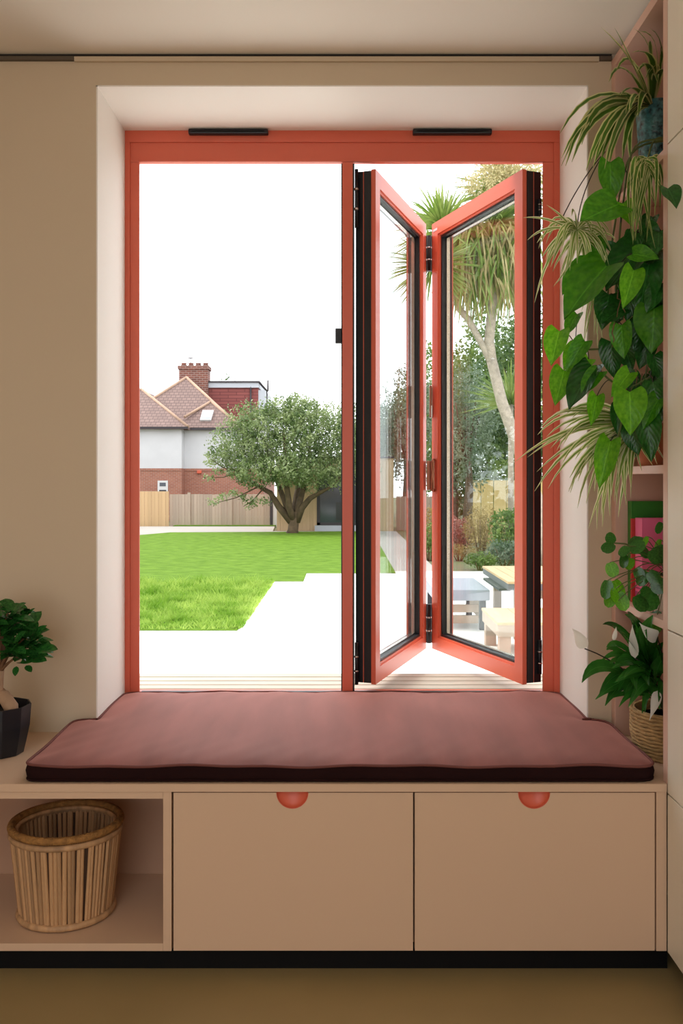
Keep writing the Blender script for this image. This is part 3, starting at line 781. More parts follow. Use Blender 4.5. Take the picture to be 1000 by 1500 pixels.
pl3 = thing('spider_plantlet', A(872, 395, 2.5), 'stringy spider plantlet hanging straight down among the heart leaves', 'plant')
for k in range(22):
    tx = rng.uniform(846, 886); ty = rng.uniform(430, 525)-abs(tx-864)*1.2
    curve_leaf(A(876+rng.uniform(-6, 6), 392, 2.52), A(872+rng.uniform(-14, 10), 405, 2.50), A(tx, ty, 2.49), 0.008, 'strap', 7, up=(rng.uniform(-0.4, 0.4), -1, 0.3)).build('leaf', M['spider_pale'], pl3, fix=False)

# ------------------------------------------------------------------ heart-leaf philodendron
ph = thing('heart_leaf_philodendron', (0.95, 2.44, S1), 'trailing philodendron with big glossy heart-shaped leaves down the niche', 'plant')
pp = MB(); pp.lathe([(0.048, S1+0.001), (0.062, S1+0.10), (0.066, S1+0.12), (0.060, S1+0.12), (0.058, S1+0.10)], 0.985, 2.42, 24)
tag(pp.build('plant_pot', M['terracotta'], None), 'small terracotta pot on the top shelf behind the cabinet edge', 'pot')
hearts = [  # base px, tip px, distance, tip distance, width, kind, droop
 ((905, 300), (850, 322), 2.34, 2.30, 1.15, 'd2', 0), ((893, 238), (896, 296), 2.38, 2.36, 0.75, 'd2', 1), ((912, 298), (926, 330), 2.42, 2.38, 0.9, 'b', 0),
 ((888, 390), (824, 456), 2.36, 2.30, 0.76, 'd2', 1), ((866, 388), (822, 424), 2.42, 2.38, 0.85, 'd2', 1), ((905, 372), (884, 352), 2.46, 2.46, 0.9, 'd', 0),
 ((940, 362), (884, 418), 2.42, 2.40, 1.0, 'd', 1), ((926, 372), (974, 378), 2.34, 2.30, 0.9, 'd2', 0), ((928, 396), (914, 448), 2.33, 2.30, 0.7, 'b', 1),
 ((950, 388), (934, 458), 2.38, 2.36, 0.95, 'd', 1), ((966, 420), (946, 452), 2.36, 2.34, 0.9, 'd', 2), ((892, 432), (882, 478), 2.44, 2.42, 0.95, 'd', 2),
 ((912, 452), (880, 470), 2.42, 2.40, 1.0, 'd', 1), ((958, 452), (954, 514), 2.36, 2.33, 1.05, 'd2', 1), ((910, 476), (912, 524), 2.40, 2.38, 0.85, 'd2', 1),
 ((894, 500), (898, 552), 2.46, 2.44, 0.8, 'd', 2), ((924, 430), (918, 470), 2.42, 2.42, 0.9, 'd', 1),
 ((819, 485), (806, 531), 2.46, 2.42, 0.82, 'b', 1), ((845, 460), (828, 489), 2.46, 2.44, 0.8, 'd2', 1), ((846, 508), (826, 540), 2.46, 2.44, 0.9, 'b', 1),
 ((856, 500), (829, 538), 2.43, 2.41, 0.7, 'd2', 2), ((862, 526), (838, 548), 2.46, 2.44, 0.9, 'b', 0), ((826, 543), (813, 590), 2.46, 2.42, 0.78, 'b', 1),
 ((846, 542), (832, 570), 2.48, 2.46, 0.8, 'b', 1), ((868, 538), (830, 594), 2.42, 2.38, 0.75, 'd', 1), ((878, 545), (850, 575), 2.40, 2.38, 0.85, 'd2', 1),
 ((922, 546), (896, 578), 2.37, 2.34, 0.72, 'b', 1), ((874, 580), (866, 620), 2.42, 2.38, 0.62, 'b', 1), ((922, 574), (924, 634), 2.34, 2.30, 0.92, 'b', 1),
 ((894, 646), (877, 712), 2.40, 2.36, 0.60, 'b', 1), ((956, 560), (965, 604), 2.36, 2.33, 0.8, 'd', 2), ((966, 582), (940, 622), 2.35, 2.32, 0.65, 'd2', 2),
 ((946, 606), (955, 674), 2.35, 2.32, 0.66, 'd', 1), ((924, 624), (934, 666), 2.38, 2.36, 0.9, 'd', 1), ((906, 594), (904, 634), 2.40, 2.38, 0.7, 'd', 2),
 ((934, 556), (928, 590), 2.42, 2.41, 0.9, 'd', 1), ((958, 520), (968, 556), 2.38, 2.36, 0.9, 'd', 1), ((942, 560), (952, 600), 2.40, 2.38, 0.9, 'd', 2),
 ((978, 276), (992, 300), 2.16, 2.12, 0.9, 'd', 1), ((965, 340), (974, 372), 2.34, 2.31, 1.0, 'd', 0), ((955, 318), (940, 348), 2.40, 2.38, 0.9, 'd', 1),
 ((948, 330), (965, 352), 2.38, 2.36, 0.9, 'd', 1), ((932, 342), (920, 372), 2.44, 2.42, 1.0, 'd', 1), ((870, 350), (876, 390), 2.48, 2.46, 0.9, 'd2', 1),
 ((940, 470), (932, 520), 2.46, 2.46, 0.9, 'd', 1), ((916, 410), (904, 440), 2.5, 2.5, 0.9, 'd', 1), ((950, 500), (936, 540), 2.46, 2.46, 0.9, 'd', 1),
]
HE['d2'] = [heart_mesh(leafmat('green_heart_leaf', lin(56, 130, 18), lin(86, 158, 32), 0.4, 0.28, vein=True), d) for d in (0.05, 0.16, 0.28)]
vines = [[(985, 205), (955, 210), (940, 300), (935, 400), (950, 500), (940, 580)], [(985, 205), (930, 215), (912, 300), (905, 380), (900, 470), (902, 520)],
         [(985, 205), (925, 225), (900, 330), (890, 430), (900, 500), (862, 512), (842, 505)], [(940, 560), (920, 548), (900, 560), (880, 545)], [(952, 552), (935, 562), (922, 574), (905, 640)]]
vd = [2.46, 2.46, 2.48, 2.42, 2.38]
vinepts = []
vm = MB()
for vl, D in zip(vines, vd):
    P = [in_niche(A(x, y, D)) for x, y in vl]; pts = []
    for i in range(len(P)-1):
        for k in range(6):
            s = k/6; p_ = [P[max(i-1, 0)], P[i], P[i+1], P[min(i+2, len(P)-1)]]
            pts.append(0.5*((2*p_[1])+(p_[2]-p_[0])*s+(2*p_[0]-5*p_[1]+4*p_[2]-p_[3])*s*s+(3*p_[1]-p_[0]-3*p_[2]+p_[3])*s**3))
    pts.append(P[-1]); vinepts += pts
    vm.tube(pts, 0.0028, 6)
vm.build('vine', M['vine'], ph)
stm = MB()
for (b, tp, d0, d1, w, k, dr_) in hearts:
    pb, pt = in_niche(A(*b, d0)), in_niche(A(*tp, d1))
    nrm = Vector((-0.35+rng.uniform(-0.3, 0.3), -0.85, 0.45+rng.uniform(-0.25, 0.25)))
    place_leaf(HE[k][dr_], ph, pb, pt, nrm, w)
    q = min(vinepts, key=lambda v: (v-pb).length)
    if b[0] < 975: stm.tube([tuple(bez(q, (q+pb)/2+Vector((0, -0.01, 0.02)), pb, i/6)) for i in range(7)], 0.0013, 5)
stm.build('leaf_stalk', M['vine_dark'], ph)
for (x0, y0) in ((905, 425), (912, 430), (930, 540), (940, 545), (900, 470), (935, 400), (918, 560), (950, 530)):
    P = [A(x0+rng.uniform(-2, 2)*k, y0+9*k+rng.uniform(-4, 4), 2.40) for k in range(5)]
    MB().tube(P, [0.0022, 0.002, 0.0017, 0.0014, 0.001], 5).build('aerial_root', M['twig'], ph)
# filler leaves deep in the niche
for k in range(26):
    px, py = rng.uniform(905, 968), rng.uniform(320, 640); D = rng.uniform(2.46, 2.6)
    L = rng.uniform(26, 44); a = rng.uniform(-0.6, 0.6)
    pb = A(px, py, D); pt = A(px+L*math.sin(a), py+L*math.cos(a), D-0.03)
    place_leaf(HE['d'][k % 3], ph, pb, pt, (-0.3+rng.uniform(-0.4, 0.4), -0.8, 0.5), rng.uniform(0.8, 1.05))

# ------------------------------------------------------------------ spider plant in terracotta, middle shelf
tp_ = MB(); tx, ty = 0.865, 2.52
tp_.lathe([(0.050, S2+0.001), (0.066, S2+0.085), (0.070, S2+0.09), (0.070, S2+0.115), (0.062, S2+0.115), (0.060, S2+0.095)], tx, ty, 28)
tag(tp_.build('plant_pot', M['terracotta'], None), 'terracotta pot on the middle shelf under the pale spider plant', 'pot')
s2 = thing('spider_plant', (tx, ty, S2+0.1), 'pale cream-striped spider plant spilling from the terracotta pot on the middle shelf', 'plant')
b2 = Vector((tx-0.02, ty, S2+0.10))
tips = [((850, 615), (765, 668)), ((850, 620), (772, 670)), ((835, 590), (787, 637)), ((850, 640), (802, 716)), ((860, 630), (835, 722)), ((870, 640), (834, 700)), ((878, 640), (858, 738)),
        ((885, 650), (882, 772)), ((890, 650), (880, 755)), ((900, 650), (903, 742)), ((908, 650), (899, 735)), ((912, 640), (924, 714)), ((905, 650), (917, 740)), ((850, 600), (800, 640)),
        ((845, 610), (815, 660)), ((860, 620), (822, 680)), ((870, 630), (846, 705)), ((895, 640), (892, 720)), ((880, 620), (862, 690)), ((915, 630), (940, 690)), ((870, 600), (825, 630)),
        ((930, 600), (962, 680)), ((880, 640), (870, 720)), ((895, 620), (905, 690)), ((935, 620), (955, 676)), ((860, 596), (838, 612)), ((885, 640), (876, 740))]
spec2 = [(b2, A(m_[0], m_[1]-14, 2.44), A(tp[0], tp[1], 2.38+rng.uniform(-0.04, 0.05))) for (m_, tp) in tips]
spider_leaves(s2, spec2, M['spider_pale'], 0.0175, rng, 1, 9)

# ------------------------------------------------------------------ books on the lowest shelf
def book(x0, x1, y0, y1, h, cov, label, group=None, rot=0):
    z = S3+0.0005
    o = thing('book', (x0, y0, z), label, 'book')
    c = 0.003
    B('spine', cov, o, x0, x0+c, y0, y1, z, z+h, 0.001)
    B('cover', cov, o, x0+c, x1, y0, y0+c, z, z+h); B('cover', cov, o, x0+c, x1, y1-c, y1, z, z+h)
    B('pages', M['paper'], o, x0+c, x1-0.004, y0+c, y1-c, z+0.003, z+h-0.003)
    return o
bk = book(0.846, 1.03, 2.595, 2.655, 0.245, M['book_pink'], 'pink-spined book standing on the lowest shelf')
for z0_, z1_ in ((0.010, 0.034), (0.042, 0.047)): B('printed_band', M['book_pink2'], bk, 0.8448, 0.846, 2.598, 2.652, S3+z0_, S3+z1_)
B('cover_print', M['book_grey'], bk, 0.905, 1.028, 2.5938, 2.595, S3+0.004, S3+0.242)
book(0.836, 1.0, 2.6565, 2.668, 0.242, M['book_red'], 'thin red book squeezed between the pink and green books')
book(0.840, 1.06, 2.6695, 2.706, 0.292, M['book_green'], 'tall green book behind the pink book')

# ------------------------------------------------------------------ pilea on the lowest shelf
px_, py_ = 0.895, 2.475
po2 = MB(); po2.lathe([(0.050, S3+0.001), (0.062, S3+0.06), (0.066, S3+0.098), (0.060, S3+0.098), (0.058, S3+0.085)], px_, py_, 28)
pt_o = po2.build('plant_pot', M['cream_pot'], None); tag(pt_o, 'cream pot on the lowest shelf before the books', 'pot')
rm = MB(); rm.tube([(px_+0.066*math.cos(2*PI*k/32), py_+0.066*math.sin(2*PI*k/32), S3+0.094) for k in range(32)], 0.005, 8, closed=True); rm.build('rim', M['tan_rim'], pt_o)
pi_ = thing('pilea_plant', (px_, py_, S3+0.09), 'trailing plant with small round glossy leaves in the cream pot', 'plant')
def round_out(s): return 0.44*math.sqrt(max(0, 1-((s-0.46)/0.54)**2)) if s < 1 else 0
RD = [mesh_of(card_leaf(round_out, -0.12, d, 9), 'leaf', M['pilea']) for d in (0.0, 0.1)] + [mesh_of(card_leaf(round_out, -0.12, 0.05, 9), 'leaf', M['heart'])]
pileas = [((898, 796), (882, 808), 0, .9), ((900, 795), (888, 782), 0, .9), ((893, 824), (900, 846), 2, .9), ((890, 850), (886, 878), 0, .7), ((900, 850), (912, 880), 2, .8), ((905, 868), (916, 895), 2, .8),
 ((922, 806), (944, 794), 0, 1.0), ((935, 786), (925, 808), 1, 1.0), ((938, 800), (950, 818), 0, .8), ((962, 800), (975, 825), 0, 1.2), ((955, 805), (966, 825), 1, 1.2), ((914, 812), (912, 832), 1, .7),
 ((925, 818), (918, 834), 2, .8), ((932, 832), (940, 850), 0, .9), ((945, 836), (936, 858), 1, .8), ((950, 838), (966, 856), 0, .9), ((958, 850), (974, 868), 0, 1.2), ((940, 868), (962, 892), 0, 1.1),
 ((932, 872), (946, 896), 0, 1.0), ((962, 902), (952, 930), 2, .9), ((956, 896), (966, 922), 0, 1.0), ((905, 880), (896, 862), 2, .9), ((896, 866), (890, 890), 2, .8), ((968, 765), (962, 782), 0, .6), ((948, 786), (942, 800), 2, .5),
 ((966, 790), (960, 806), 2, .5), ((918, 800), (908, 815), 0, .8), ((950, 860), (940, 874), 0, .8)]
ps = MB(); pc = Vector((px_, py_, S3+0.09))
for (b, tp, k, w) in pileas:
    D = 2.40+rng.uniform(-0.04, 0.04)
    pb, pt = in_niche(A(*b, D)), in_niche(A(*tp, D-0.012))
    place_leaf(RD[k], pi_, pb, pt, (rng.uniform(-0.6, 0.2), -0.8, 0.55+rng.uniform(-0.3, 0.3)), w*1.05)
    ps.tube([tuple(bez(pc+Vector((rng.uniform(-.03, .02), rng.uniform(-.03, .03), 0)), (pc+pb)/2+Vector((0, 0, 0.05)), pb, i/6)) for i in range(7)], 0.0013, 5)
ps.build('leaf_stalk', M['vine'], pi_)

# ------------------------------------------------------------------ peace lily in a woven basket
lx, ly, lr = 0.905, 2.52, 0.108
wb_ = thing('woven_basket', (lx, ly, TOPZ), 'small woven seagrass basket beside the right end of the cushion', 'basket')
wv = MB(); wv.lathe([(0.096, TOPZ+0.001), (lr-0.004, TOPZ+0.06), (lr-0.003, TOPZ+0.128), (lr-0.010, TOPZ+0.128), (lr-0.012, TOPZ+0.10)], lx, ly, 36); wv.build('liner', M['weave'], wb_)
for k in range(13):
    z = TOPZ+0.006+k*0.0098; r = 0.097+(lr-0.097)*min(1, k/6)
    g = MB(); g.tube([(lx+(r+0.0016*math.sin(i*PI+k*PI))*math.cos(2*PI*i/64), ly+(r+0.0016*math.sin(i*PI+k*PI))*math.sin(2*PI*i/64), z+0.0012*math.cos(i*PI/2+k)) for i in range(64)], 0.0053, 6, closed=True)
    g.build('coil', M['weave'], wb_)
so = MB(); so.lathe([(0.02, TOPZ+0.103), (lr-0.014, TOPZ+0.103)], lx, ly, 24); so.build('soil', M['soil'], wb_)
li = thing('peace_lily', (lx, ly, TOPZ+0.10), 'peace lily with white spathes in the woven basket beside the cushion', 'plant')
lb = Vector((lx-0.01, ly, TOPZ+0.105))
lilies0 = [((870, 975), (852, 1000), 30), ((885, 970), (866, 1000), 0), ((900, 985), (876, 1022), 22), ((912, 1000), (886, 1034), 30), ((925, 1020), (906, 1036), 14), ((905, 950), (888, 948), 24),
 ((905, 935), (898, 920), 26), ((935, 930), (915, 900), 40), ((935, 950), (962, 905), 46), ((925, 970), (898, 978), 34), ((940, 985), (900, 1000), 30), ((940, 990), (968, 960), 34), ((945, 1000), (920, 1036), 24),
 ((930, 960), (945, 930), 40), ((955, 980), (972, 940), 30), ((915, 975), (892, 960), 30), ((940, 975), (944, 950), 32), ((950, 1000), (940, 1045), 24), ((930, 1000), (915, 1020), 26), ((910, 960), (880, 968), 20),
 ((958, 1010), (966, 1040), 22), ((920, 950), (906, 925), 28), ((945, 960), (930, 915), 34), ((925, 990), (905, 1012), 28), ((950, 990), (955, 1020), 28), ((935, 980), (950, 1005), 28), ((918, 985), (932, 1012), 26)]
lilies = lilies0 + [((m_[0]+rng.uniform(-14, 14), m_[1]+rng.uniform(-16, 16)), (tp[0]+rng.uniform(-16, 16), tp[1]+rng.uniform(-14, 14)), w*0.9) for (m_, tp, w) in lilies0 if tp[0] > 885]
lst = MB()
for (m_, tp, w) in lilies:
    if w == 0: continue
    D = rng.uniform(2.36, 2.5)
    p2 = in_niche(A(*tp, D-0.03)); p1 = in_niche(A(*m_, D))
    mid = lb.lerp(p1, 0.55)+Vector((0, 0, 0.035)); 
    lst.tube([tuple(bez(lb, (lb+mid)/2+Vector((0, 0, 0.02)), mid, i/5)) for i in range(6)], 0.002, 5)
    curve_leaf(mid, p1+Vector((0, 0, 0.03)), p2, w*0.0021*0.66, 'lance', 10, up=(rng.uniform(-0.4, 0.4), -0.7, 0.8), fold=0.3).build('leaf', M['lily'], li, fix=False)
lst.build('leaf_stalk', M['vine'], li)
for (base, mid, tip, w, stalk) in [((856, 950), (848, 930), (838, 921), 0.032, True), ((930, 964), (925, 935), (926, 915), 0.024, True), ((963, 1012), (960, 1030), (951, 1055), 0.026, False), ((962, 934), (950, 930), (936, 912), 0.036, True), ((898, 938), (902, 925), (902, 918), 0.012, True)]:
    D = 2.38
    sp_o = curve_leaf(A(*base, D), A(*mid, D-0.015), A(*tip, D), w, 'spathe', 10, up=(-0.3, -1, 0.2), fold=0.5)
    o = sp_o.build('spathe', M['spathe'], li, fix=False)
    st = MB(); st.tube([tuple(bez(lb, (lb+A(*base, D))/2+Vector((0.01, 0, 0.05)), A(*base, D), i/8)) for i in range(9)], 0.0018, 5)
    st.build('flower_stalk', M['vine_dark'], li)

# ------------------------------------------------------------------ ficus in black pot on the left
fx, fy = -0.955, 2.535
fp = thing('plant_pot', (fx, fy, TOPZ), 'black faceted pot on the bench end beside the cushion', 'pot')
f1 = MB(); f1.lathe([(0.066, TOPZ+0.001), (0.073, TOPZ+0.030), (0.083, TOPZ+0.078), (0.087, TOPZ+0.135), (0.083, TOPZ+0.135), (0.078, TOPZ+0.105)], fx, fy, 10, smooth=False, rot=0.15)
f1.build('shell', M['potblack'], fp)
f2 = MB(); f2.lathe([(0.01, TOPZ+0.113), (0.079, TOPZ+0.110)], fx, fy, 18); f2.build('soil', M['soil'], fp)
fi = thing('ficus_bonsai', (fx, fy, TOPZ+0.11), 'small ficus bonsai with swollen roots in the black pot', 'plant')
fr = MB(); zz = TOPZ+0.105
fr.tube([(fx+0.055, fy-0.035, zz), (fx+0.045, fy-0.03, zz+0.03), (fx+0.018, fy-0.01, zz+0.055), (fx-0.012, fy, zz+0.065)], [0.013, 0.020, 0.018, 0.010], 12)
fr.tube([(fx-0.03, fy-0.03, zz), (fx-0.022, fy-0.02, zz+0.03), (fx-0.004, fy-0.01, zz+0.06), (fx-0.002, fy, zz+0.10), (fx+0.002, fy, zz+0.125)], [0.018, 0.024, 0.019, 0.015, 0.013], 12)
fr.tube([(fx-0.05, fy+0.01, zz), (fx-0.03, fy+0.01, zz+0.04), (fx-0.006, fy+0.004, zz+0.07)], [0.014, 0.018, 0.012], 10)
fr.tube([(fx+0.02, fy+0.04, zz), (fx+0.012, fy+0.03, zz+0.04), (fx, fy+0.006, zz+0.07)], [0.012, 0.016, 0.010], 10)
fr.build('trunk', M['ficus_bark'], fi)
br = MB(); ends = []
frng = random.Random(5)
T0 = Vector((fx+0.004, fy, zz+0.118))
for e in ((0.03, 0.0, 0.13), (0.09, -0.02, 0.11), (0.055, -0.05, 0.08), (-0.03, 0.0, 0.14), (-0.09, -0.02, 0.10), (0.0, 0.05, 0.12), (0.02, -0.06, 0.13), (-0.06, 0.05, 0.09), (0.10, 0.01, 0.07), (0.0, 0.0, 0.16), (0.05, 0.03, 0.15), (-0.05, -0.05, 0.12), (0.075, -0.03, 0.055), (0.03, -0.03, 0.17)):
    p = T0+Vector(e); ends.append(p)
    br.tube([tuple(bez(T0, T0+Vector((e[0]*0.25, e[1]*0.25, e[2]*0.6)), p, i/6)) for i in range(7)], [0.005-0.0005*i for i in range(7)], 6)
br.build('branch', M['twig'], fi)
def oval_out(s): return 0.27*(math.sin(PI*min(1, s**0.9)))**0.7 if 0 < s < 1 else 0.01
OV = [mesh_of(card_leaf(oval_out, 0.25, d, 7), 'leaf', M['ficus']) for d in (0.05, 0.15)]
for p in ends:
    for k in range(15):
        a = frng.uniform(0, 2*PI); el = frng.uniform(-0.3, 0.9); d = Vector((math.cos(a)*math.cos(el), math.sin(a)*math.cos(el), math.sin(el)))
        b0 = p+Vector((frng.uniform(-.02, .02), frng.uniform(-.02, .02), frng.uniform(-.025, .02)))
        tip = b0+d*frng.uniform(0.040, 0.064)
        if tip.x > -0.80: continue
        place_leaf(OV[k % 2], fi, b0, tip, (frng.uniform(-.3, .3), -0.5, 1), frng.uniform(0.9, 1.2))
for (b, tp) in (((52, 953), (84, 950)), ((48, 964), (70, 958)), ((44, 966), (68, 967)), ((50, 945), (64, 936)), ((42, 945), (52, 934)), ((38, 975), (46, 984)), ((24, 976), (22, 990)), ((24, 925), (36, 919))):
    place_leaf(OV[0], fi, A(*b, 2.5), A(*tp, 2.48), (0, -0.6, 1), 1.1)

# ------------------------------------------------------------------ outside: ground, lawn, paths
GZ = EYE-1.9
gd = lambda py: FPX*1.9/(py-VY)               # distance of a ground point seen at row py
def slab(name, poly, mt, z0, z1, label=None, cat=None):
    m = MB(); m.prism(poly, z0, z1, 'xy'); return struct(m.build(name, mt, None), label, cat)
slab('ground', [(-60, YO+0.0), (60, YO+0.0), (60, 110), (-60, 110)], M['mulch'], GZ-0.3, GZ-0.06, 'bare garden soil between the beds', 'ground')
LY0, LY1, LY2 = gd(924), gd(852), gd(840)
LFAR = gd(779.5)
slab('patio', [(-14, YO), (14, YO), (14, 19.3), (2.0, 19.3), (1.08, 19.3), (1.08, LY2), (-0.76, LY2), (-0.76, LY1), (-1.35, LY1), (-1.35, LY0), (-14, LY0)], M['patio'], GZ-0.06, GZ, 'pale concrete patio outside the window', 'patio')
slab('garden_path', [(1.08, 19.3), (2.0, 19.3), (2.0, 34.9), (1.08, 34.9)], M['path'], GZ-0.06, GZ-0.001, 'pale straight path beside the lawn', 'path')
lawn = slab('lawn', [(-14, LY0+0.003), (-1.353, LY0+0.003), (-1.353, LY1+0.003), (-0.763, LY1+0.003), (-0.763, LY2+0.003), (1.077, LY2+0.003), (1.077, 34.6), (-3.2, LFAR), (-6.4, LFAR-0.3), (-8.2, 30), (-9.5, 26), (-14, 24)], M['lawn'], GZ-0.05, GZ+0.012, 'bright green lawn with a rough near strip', 'lawn')
slab('far_path', [(-20, 26), (-9.6, 26.2), (-8.3, 30.2), (-6.5, LFAR-0.2), (-3.2, LFAR+0.1), (1.0, 34.7), (1.0, 34.9), (-2.7, 34.9), (-2.9, 38.6), (-20, 38.6)], M['path'], GZ-0.055, GZ-0.002, 'pale paved path between lawn and fence', 'path')
slab('verge', [(-7.2, 38.65), (-2.9, 38.65), (-2.9, 39.2), (-7.2, 39.2)], M['lawn'], GZ-0.05, GZ+0.03, 'strip of grass at the fence foot', 'grass')
# long grass on the near strip, short blades beyond
def blades(name, regions, label, seed):
    r = random.Random(seed); m = MB()
    for (x0, x1, y0, y1, n, h0, h1, w) in regions:
        for k in range(n):
            x, y = r.uniform(x0, x1), r.uniform(y0, y1)
            h = r.uniform(h0, h1); a = r.uniform(0, 2*PI); ln = r.uniform(0.2, 1.3)*h
            ca, sa = math.cos(a), math.sin(a); n0 = len(m.v)
            la = r.uniform(0, 2*PI)
            z = GZ+0.01
            m.v += [(x-ca*w, y-sa*w, z), (x+ca*w, y+sa*w, z), (x+math.cos(la)*ln, y+math.sin(la)*ln, z+h)]
            m.face([n0, n0+1, n0+2])
    o = m.build(name, M['blade'], None, fix=False); stuff(o); tag(o, label, 'grass'); return o
tufts = []
tr_ = random.Random(8)
for k in range(170):
    x, y = tr_.uniform(-5, -1.42), tr_.uniform(LY0+0.1, LY1-0.1); q = tr_.uniform(0.05, 0.16)
    tufts.append((x-q, x+q, y-q, y+q, 34, 0.07, 0.17, 0.009))
blades('rough_grass', tufts+[(-5.2, -1.37, LY0+0.03, LY1-0.2, 15000, 0.02, 0.085, 0.013), (-1.42, -1.30, LY0+0.05, LY1, 1300, 0.02, 0.08, 0.010), (-9, -5.2, LY0+0.03, LY1, 5000, 0.03, 0.08, 0.016)], 'long rough grass on the near strip of lawn', 1)

# timber ledge under the window outside
lg = thing('window_ledge', (0, 3.36, GZ), 'pale slatted timber bench outside below the window', 'bench')
for k in range(5):
    y0 = 3.20+k*0.0665
    B('slat', M['deck'], lg, -1.3, 1.3, y0, y0+0.0575, 0.478, 0.500, 0.002)
B('front_board', M['deck'], lg, -1.3, 1.3, 3.505, 3.527, 0.36, 0.4775)
for x in (-1.25, -0.42, 0.42, 1.17): B('leg', M['deck'], lg, x, x+0.08, 3.22, 3.30, GZ+0.0, 0.4775); 
for x in (-1.25, -0.42, 0.42, 1.17): B('leg', M['deck'], lg, x, x+0.08, 3.42, 3.50, GZ+0.0, 0.4775)
# outside skin of the house wall down to the ground
struct(B('wall_outside', M['ext'], None, XL-0.2, XR+0.2, YO-0.25, YO-0.0005, GZ-0.06, -0.121))

# ------------------------------------------------------------------ outdoor table set
def planked(root, x0, x1, y0, y1, zt, n, mt, th=0.028, along='y'):
    w = (x1-x0)/n
    for k in range(n): B('board', mt, root, x0+k*w+0.003, x0+(k+1)*w-0.003, y0, y1, zt-th, zt, 0.002)
tb = thing('garden_table', (2.6, 11.75, GZ), 'wooden-topped garden table with grey frame on the patio', 'table')
zt = GZ+0.72
planked(tb, 1.93, 3.2, 10.76, 12.75, zt, 9, M['teak'])
B('frame', M['table_grey'], tb, 1.94, 3.19, 10.77, 12.74, zt-0.105, zt-0.0285)
B('drawer_rail', M['charcoal'], tb, 1.86, 2.0, 10.95, 12.2, zt-0.135, zt-0.1055)
for (x, y) in ((2.05, 10.95), (2.98, 10.95), (2.05, 12.45), (2.98, 12.45)): B('leg', M['seat_leg'], tb, x, x+0.1, y, y+0.1, GZ, zt-0.1055)
B('stretcher', M['seat_leg'], tb, 2.08, 3.0, 10.98, 11.02, zt-0.23, zt-0.11)
bn = thing('garden_bench', (2.0, 10.1, GZ), 'low wooden garden bench with pale boards before the table', 'bench')
zb_ = GZ+0.42
planked(bn, 1.61, 3.1, 9.58, 10.70, zb_, 5, M['teak'])
B('apron', M['seat_leg'], bn, 1.62, 3.09, 9.59, 10.69, zb_-0.15, zb_-0.0285)
for (x, y) in ((1.64, 9.62), (2.9, 9.62), (1.64, 10.55), (2.9, 10.55)): B('leg', M['seat_leg'], bn, x, x+0.12, y, y+0.12, GZ, zb_-0.15)
gs = thing('garden_stool', (1.55, 12.3, GZ), 'grey slab-topped low garden stool left of the table', 'stool')
zg = GZ+0.52
B('top_slab', M['seat_grey'], gs, 1.15, 1.86, 11.63, 13.1, zg-0.14, zg, 0.01)
for x in (1.19, 1.74): 
    for y in (11.68, 12.95): B('leg', M['charcoal'], gs, x, x+0.08, y, y+0.08, GZ, zg-0.14)
for z in (0.08, 0.22): B('side_board', M['seat_leg'], gs, 1.28, 1.73, 11.72, 11.75, GZ+z, GZ+z+0.10)
B('side_board', M['seat_leg'], gs, 1.78, 1.80, 11.77, 12.94, GZ+0.10, GZ+0.32)

# ------------------------------------------------------------------ fences
FY = 39.2
sF = FPX/FY
def fence(name, label, x0, x1, pitch, h, y, mt, posts=(), jit=0.0):
    root = thing(name, ((x0+x1)/2, y, GZ), label, 'fence')
    n = max(1, int(round((x1-x0)/pitch))); w = (x1-x0)/n
    me = mesh_of(MB().box(-0.5, 0.5, -0.5, 0.5, 0, 1), 'board', mt)
    for k in range(n):
        hh = h+random.uniform(-jit, jit)
        share(me, 'board', root, Matrix.Translation((x0+(k+0.5)*w, y+(0.012 if k % 2 else 0), GZ-0.05)) @ Matrix.Diagonal((w*0.95, 0.022, hh+0.05, 1)))
    for zr in (0.25, 0.75): B('rail', mt, root, x0, x1, y+0.03, y+0.07, GZ+h*zr, GZ+h*zr+0.08)
    for xp in posts: B('post', mt, root, xp-0.06, xp+0.06, y-0.075, y-0.015, GZ-0.05, GZ+h+0.08)
    return root
fx1 = (248-VX)/sF; fx2 = (395-VX)/sF
fence('board_fence', 'fresh tan board fence before the white house', -17, fx1, 0.15, 1.47, FY-0.1, M['fence_new'])
fence('board_fence', 'weathered grey-brown board fence left of the timber studio', fx1+0.01, fx2, 0.13, 1.34, FY, M['fence_old'], ((277-VX)/sF, (338-VX)/sF), 0.012)
gt = thing('garden_gate', ((400-VX)/sF, FY, GZ), 'narrow white gate with dark post beside the timber studio', 'gate')
B('post', M['gutter'], gt, fx2+0.01, fx2+0.13, FY-0.05, FY+0.07, GZ-0.05, GZ+1.36); B('gate_panel', M['wframe'], gt, fx2+0.14, fx2+0.75, FY, FY+0.04, GZ-0.02, GZ+1.25)
fence('board_fence', 'honey coloured wide-board fence behind the shrubs', 3.95, 12.0, 0.41, 1.93, 29.0, M['fence_panel'])
fence('board_fence', 'grey vertical board fence behind the path end', 2.1, 3.9, 0.16, 1.3, 36.5, M['fence_old'])

